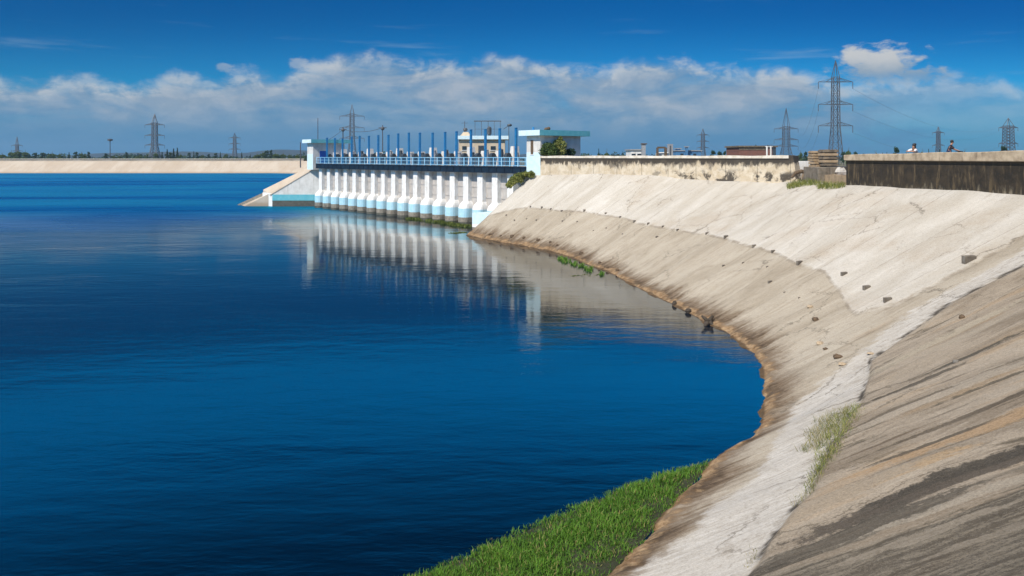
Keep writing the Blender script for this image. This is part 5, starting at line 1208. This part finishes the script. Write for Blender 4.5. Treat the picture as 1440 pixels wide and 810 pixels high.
# ------------------------------------------------------------------ tufts in the wall gap and weeds by the water
def weeds(name, spots, N, hr, wr_, mat):
    P = []
    for (px, py, rx, ry, z) in spots:
        c = at(px, py, z); r1_ = rx / F * c.y
        d = RNG.normal(size=(N, 2)) * .45; P.append(np.column_stack([c.x + d[:, 0] * r1_, c.y + d[:, 1] * ry, np.full(N, c.z - .03)]))
    P = np.concatenate(P); n = len(P)
    V, q_, tr, T = blades(P, RNG.uniform(*hr, n), RNG.uniform(*wr_, n), RNG.uniform(.3, 1.0, n))
    return kind(np_mesh(name, V, q_, tr, mat, tint=T), 'stuff')
tuft_field('grass', [(1106, 261), (1118, 258.5), (1150, 257.5), (1154, 261), (1130, 264), (1108, 268)], 900, (.05, .62), (.015, .035), M['tuftgrass'], (.3, 1.0))
tuft_field('grass', [(1148, 262), (1160, 259.5), (1186, 261), (1190, 264), (1170, 267), (1150, 267)], 750, (.05, .52), (.015, .035), M['tuftgrass'], (.3, 1.0))
weeds('water_weeds', [(580, 308, 9, .8, 0), (592, 309, 9, .8, 0), (606, 311, 9, .8, 0), (618, 312.5, 9, .8, 0), (630, 315, 9, .8, 0), (642, 317, 9, .8, 0), (655, 318.5, 8, .8, 0)], 420, (.12, .42), (.05, .10), M['weed'])
weeds('water_weeds', [(640, 328, 8, .4, 0), (650, 327, 8, .3, 0)], 160, (.05, .16), (.05, .09), M['weed'])
ws = []
for k in range(34):
    t_ = random.random() ** 1.4; px = 786 + 62 * t_ + random.uniform(-2, 2); py = float(np.interp(px, [786, 812, 848], [363, 372, 386])) + random.uniform(-1.0, 3.2)
    ws.append((px, py, random.uniform(1.5, 4.5), random.uniform(.12, .4), 0))
weeds('shore_weeds', ws, 34, (.04, .40), (.02, .045), M['grass'])
weeds('shore_weeds', [(random.uniform(806, 846), 387 + random.uniform(-1, 1.5), random.uniform(2, 5), .12, 0) for k in range(12)], 18, (.03, .11), (.02, .05), M['weed'])
# ------------------------------------------------------------------ people
def skin_obj(name, verts, edges, radii, mat, parent=None, root=0):
    me = bpy.data.meshes.new(name); off = Vector(parent['_o']) if parent is not None else Vector((0, 0, 0))
    me.from_pydata([tuple(Vector(v) - off) for v in verts], edges, []); me.materials.append(mat)
    o = bpy.data.objects.new(name, me); COL.objects.link(o)
    if parent is not None: o.parent = parent; o['_o'] = tuple(off)
    o.modifiers.new('skin', 'SKIN'); o.modifiers.new('sub', 'SUBSURF').levels = 1
    o.modifiers['sub'].render_levels = 2; o.modifiers['skin'].use_smooth_shade = True
    for k, r_ in enumerate(radii):
        sv = me.skin_vertices[0].data[k]; sv.radius = (r_, r_) if not hasattr(r_, '__len__') else r_; sv.use_root = (k == root)
    return o
def person(base, joints, label, top_mat, leg_mat, sleeves, hair_long):
    J = {k: Vector(v) + Vector(base) for k, v in joints.items()}
    t = thing('person', label, 'person', tuple(base))
    names = ['pelvis', 'belly', 'chest', 'neck', 'head0', 'head1', 'shL', 'elL', 'wrL', 'haL', 'shR', 'elR', 'wrR', 'haR', 'hpL', 'knL', 'anL', 'toL', 'hpR', 'knR', 'anR', 'toR']
    rad = [.12, .11, .13, .052, .088, .075, .055, .04, .03, .033, .055, .04, .03, .033, .085, .058, .04, .04, .085, .058, .04, .04]
    ix = {n: k for k, n in enumerate(names)}
    E = [(a, b) for a, b in (('pelvis', 'belly'), ('belly', 'chest'), ('chest', 'neck'), ('neck', 'head0'), ('head0', 'head1'), ('chest', 'shL'), ('shL', 'elL'), ('elL', 'wrL'), ('wrL', 'haL'), ('chest', 'shR'), ('shR', 'elR'), ('elR', 'wrR'), ('wrR', 'haR'),
                             ('pelvis', 'hpL'), ('hpL', 'knL'), ('knL', 'anL'), ('anL', 'toL'), ('pelvis', 'hpR'), ('hpR', 'knR'), ('knR', 'anR'), ('anR', 'toR'))]
    skin_obj('body', [J[n] for n in names], [(ix[a], ix[b]) for a, b in E], rad, M['skin'], t)
    sv = ['pelvis', 'belly', 'chest', 'shL', 'elL', 'shR', 'elR']; pts = [J[n] for n in sv]
    k_ = sleeves; pts[4] = J['shL'].lerp(J['elL'], k_); pts[6] = J['shR'].lerp(J['elR'], k_)
    skin_obj('shirt', pts, [(0, 1), (1, 2), (2, 3), (3, 4), (2, 5), (5, 6)], [.145, .138, .158, .078, .062, .078, .062], top_mat, t)
    lv = ['pelvis', 'hpL', 'knL', 'anL', 'hpR', 'knR', 'anR']
    skin_obj('trousers', [J[n] for n in lv], [(0, 1), (1, 2), (2, 3), (0, 4), (4, 5), (5, 6)], [.14, .10, .075, .06, .10, .075, .06], leg_mat, t)
    fw = (J['face'] - J['head0']).normalized()
    mb = MB(); hc = J['head0'].lerp(J['head1'], .6); mb.blob(hc - fw * .025 + Vector((0, 0, .03)), (.105, .105, .115), 12, 8, .03)
    if hair_long: mb.blob(hc - fw * .09 + Vector((0, 0, .05)), (.08, .08, .085), 10, 7, .05); mb.blob(hc - fw * .07 - Vector((0, 0, .09)), (.085, .085, .11), 10, 7, .05)
    mb.build('hair', M['hair'], t, smooth=True)
    sd_ = fw.cross(Vector((0, 0, 1))).normalized(); fc = J['head0'].lerp(J['head1'], .35)
    for s in (-1, 1):
        mb = MB(); mb.blob(fc + fw * .082 + sd_ * s * .03 + Vector((0, 0, .015)), .011, 6, 5); mb.build('eye', M['hair'], t)
    mb = MB(); mb.blob(fc + fw * .092 - Vector((0, 0, .018)), (.014, .014, .02), 6, 5); mb.build('nose', M['skin'], t)
    for s in (-1, 1):
        w = J['haL' if s < 0 else 'haR']; e_ = J['wrL' if s < 0 else 'wrR']; dr = (w - e_).normalized(); pr = dr.cross(Vector((0, 0, 1))).normalized(); mb = MB()
        for q_ in range(4): mb.tube([w + pr * (.024 * (q_ - 1.5)), w + pr * (.026 * (q_ - 1.5)) + dr * .05 - Vector((0, 0, .004)), w + pr * (.027 * (q_ - 1.5)) + dr * (.085 - .01 * abs(q_ - 1.3)) - Vector((0, 0, .02))], [.011, .010, .008], 6)
        mb.tube([e_.lerp(w, .4) + pr * .02 * s, w + pr * .055 * s + dr * .02], [.012, .009], 6); mb.build('fingers', M['skin'], t)
    return t
# leaning person behind the right wall: hips left and low, head right, arms folded on the coping
hp = far(1278, 206.5, 49.2); wn = hit(1271, WB0, WB1); tdir = (WB1 - WB0).normalized(); inn = Vector((-tdir.y, tdir.x, 0))
bx = wn + inn * .95; base = Vector((bx.x, bx.y, 7.37))
T3 = lambda a_, i_, z_: tdir * a_ + inn * i_ + Vector((0, 0, z_))
person(base, {'pelvis': T3(-.12, .10, .80), 'belly': T3(-.06, -.02, .93), 'chest': T3(.03, -.22, 1.10), 'neck': T3(.10, -.33, 1.20), 'head0': T3(.13, -.36, 1.27), 'head1': T3(.14, -.35, 1.40), 'face': T3(.05, -.75, 1.18),
              'shL': T3(-.14, -.26, 1.12), 'elL': T3(-.26, -.56, .97), 'wrL': T3(-.04, -.66, .985), 'haL': T3(.05, -.67, .985), 'shR': T3(.20, -.22, 1.09), 'elR': T3(.30, -.52, .97), 'wrR': T3(.10, -.60, 1.0), 'haR': T3(.02, -.62, 1.0),
              'hpL': T3(-.22, .10, .78), 'knL': T3(-.22, .10, .44), 'anL': T3(-.22, .18, .09), 'toL': T3(-.22, .02, .04), 'hpR': T3(-.02, .12, .78), 'knR': T3(0, .08, .44), 'anR': T3(0, .18, .09), 'toR': T3(0, .02, .04)},
       'person in a white shirt with dark hair leaning arms on the tan coping', M['whitecloth'], M['redcloth'], .75, True)
# cyclist on the crest road
cy = 50.5; cp = far(1335, 221, cy); base = Vector((cp.x, cp.y, 7.37)); fx = Vector((.93, -.36, 0)).normalized(); fy = Vector((-fx.y, fx.x, 0))
B = lambda a_, i_, z_: fx * a_ + fy * i_ + Vector((0, 0, z_))
person(base, {'pelvis': B(-.05, 0, .98), 'belly': B(0, 0, 1.12), 'chest': B(.07, 0, 1.32), 'neck': B(.12, 0, 1.46), 'head0': B(.16, 0, 1.53), 'head1': B(.18, 0, 1.66), 'face': B(.6, 0, 1.5),
              'shL': B(.08, .17, 1.37), 'elL': B(.26, .22, 1.15), 'wrL': B(.46, .20, 1.06), 'haL': B(.53, .20, 1.05), 'shR': B(.08, -.17, 1.37), 'elR': B(.26, -.22, 1.15), 'wrR': B(.46, -.20, 1.06), 'haR': B(.53, -.20, 1.05),
              'hpL': B(-.03, .09, .95), 'knL': B(.30, .12, .68), 'anL': B(.12, .12, .34), 'toL': B(.26, .12, .29), 'hpR': B(-.03, -.09, .95), 'knR': B(.26, -.12, .52), 'anR': B(.16, -.12, .16), 'toR': B(.30, -.12, .12)},
       'cyclist in dark clothes riding along the crest behind the tan coping', M['navycloth'], M['jean'], .95, False)
bt = thing('bicycle', 'dark bicycle ridden along the crest, mostly hidden by the tan coping', 'bicycle', tuple(base))
def ring(c, r_, tr_, mat, name):
    mb = MB(); n = 28; mb.tube([base + c + fx * r_ * math.cos(2 * math.pi * k / n) + Vector((0, 0, r_ * math.sin(2 * math.pi * k / n))) for k in range(n + 1)], tr_, 7); return mb.build(name, mat, bt)
for a_ in (-.5, .56):
    w_ = ring(B(a_, 0, .345), .33, .02, M['rubber'], 'wheel'); mb = MB(); c = base + B(a_, 0, .345)
    for k in range(9): an = 2 * math.pi * k / 9; mb.bar(c, c + fx * .31 * math.cos(an) + Vector((0, 0, .31 * math.sin(an))), .006)
    mb.build('spokes', M['steel'], w_)
mb = MB(); q = lambda a_, z_, i_=0: base + B(a_, i_, z_)
for s_, e_ in ((q(-.12, .85), q(.02, .29)), (q(-.10, .78), q(.40, .82)), (q(.02, .29), q(.41, .72)), (q(-.5, .345), q(.02, .29)), (q(-.5, .345), q(-.10, .78)), (q(.36, .95), q(.46, .6)), (q(.46, .6), q(.56, .345))): mb.tube([s_, e_], .018, 8)
mb.build('frame', M['motor'], bt)
mb = MB(); mb.tube([q(.50, 1.02, .27), q(.44, 1.03, .12), q(.38, 1.0, 0), q(.44, 1.03, -.12), q(.50, 1.02, -.27)], .014, 7); mb.tube([q(.36, .95), q(.38, 1.0)], .016, 7); mb.build('handlebar', M['darksteel'], bt)
mb = MB(); mb.blob(q(-.14, .88), (.13, .09, .035), 10, 6); mb.build('saddle', M['rubber'], bt)
mb = MB(); mb.abox(-.14, .14, -.15, .15, 0, .26); 
bs = MB(); c = q(.62, .90); bs.box(c, fx, fy, (0, 0, 1), .26, .34, .26); bs.build('basket', M['motor'], bt)

# ------------------------------------------------------------------ haze
HAZE = True
if HAZE:
    mb = MB(); mb.abox(-2700, 2700, -2700, 2700, -5, 50)
    m = bpy.data.materials.new('haze air'); m.use_nodes = True; nt = m.node_tree
    nt.nodes.remove(nt.nodes['Principled BSDF']); v = nt.nodes.new('ShaderNodeVolumePrincipled')
    v.inputs['Color'].default_value = (.50, .76, 1, 1); v.inputs['Density'].default_value = .00018; v.inputs['Anisotropy'].default_value = .3
    nt.links.new(v.outputs[0], nt.nodes['Material Output'].inputs['Volume'])
    kind(mb.build('haze', m), 'stuff')

for o in bpy.data.objects:
    if '_o' in o: del o['_o']
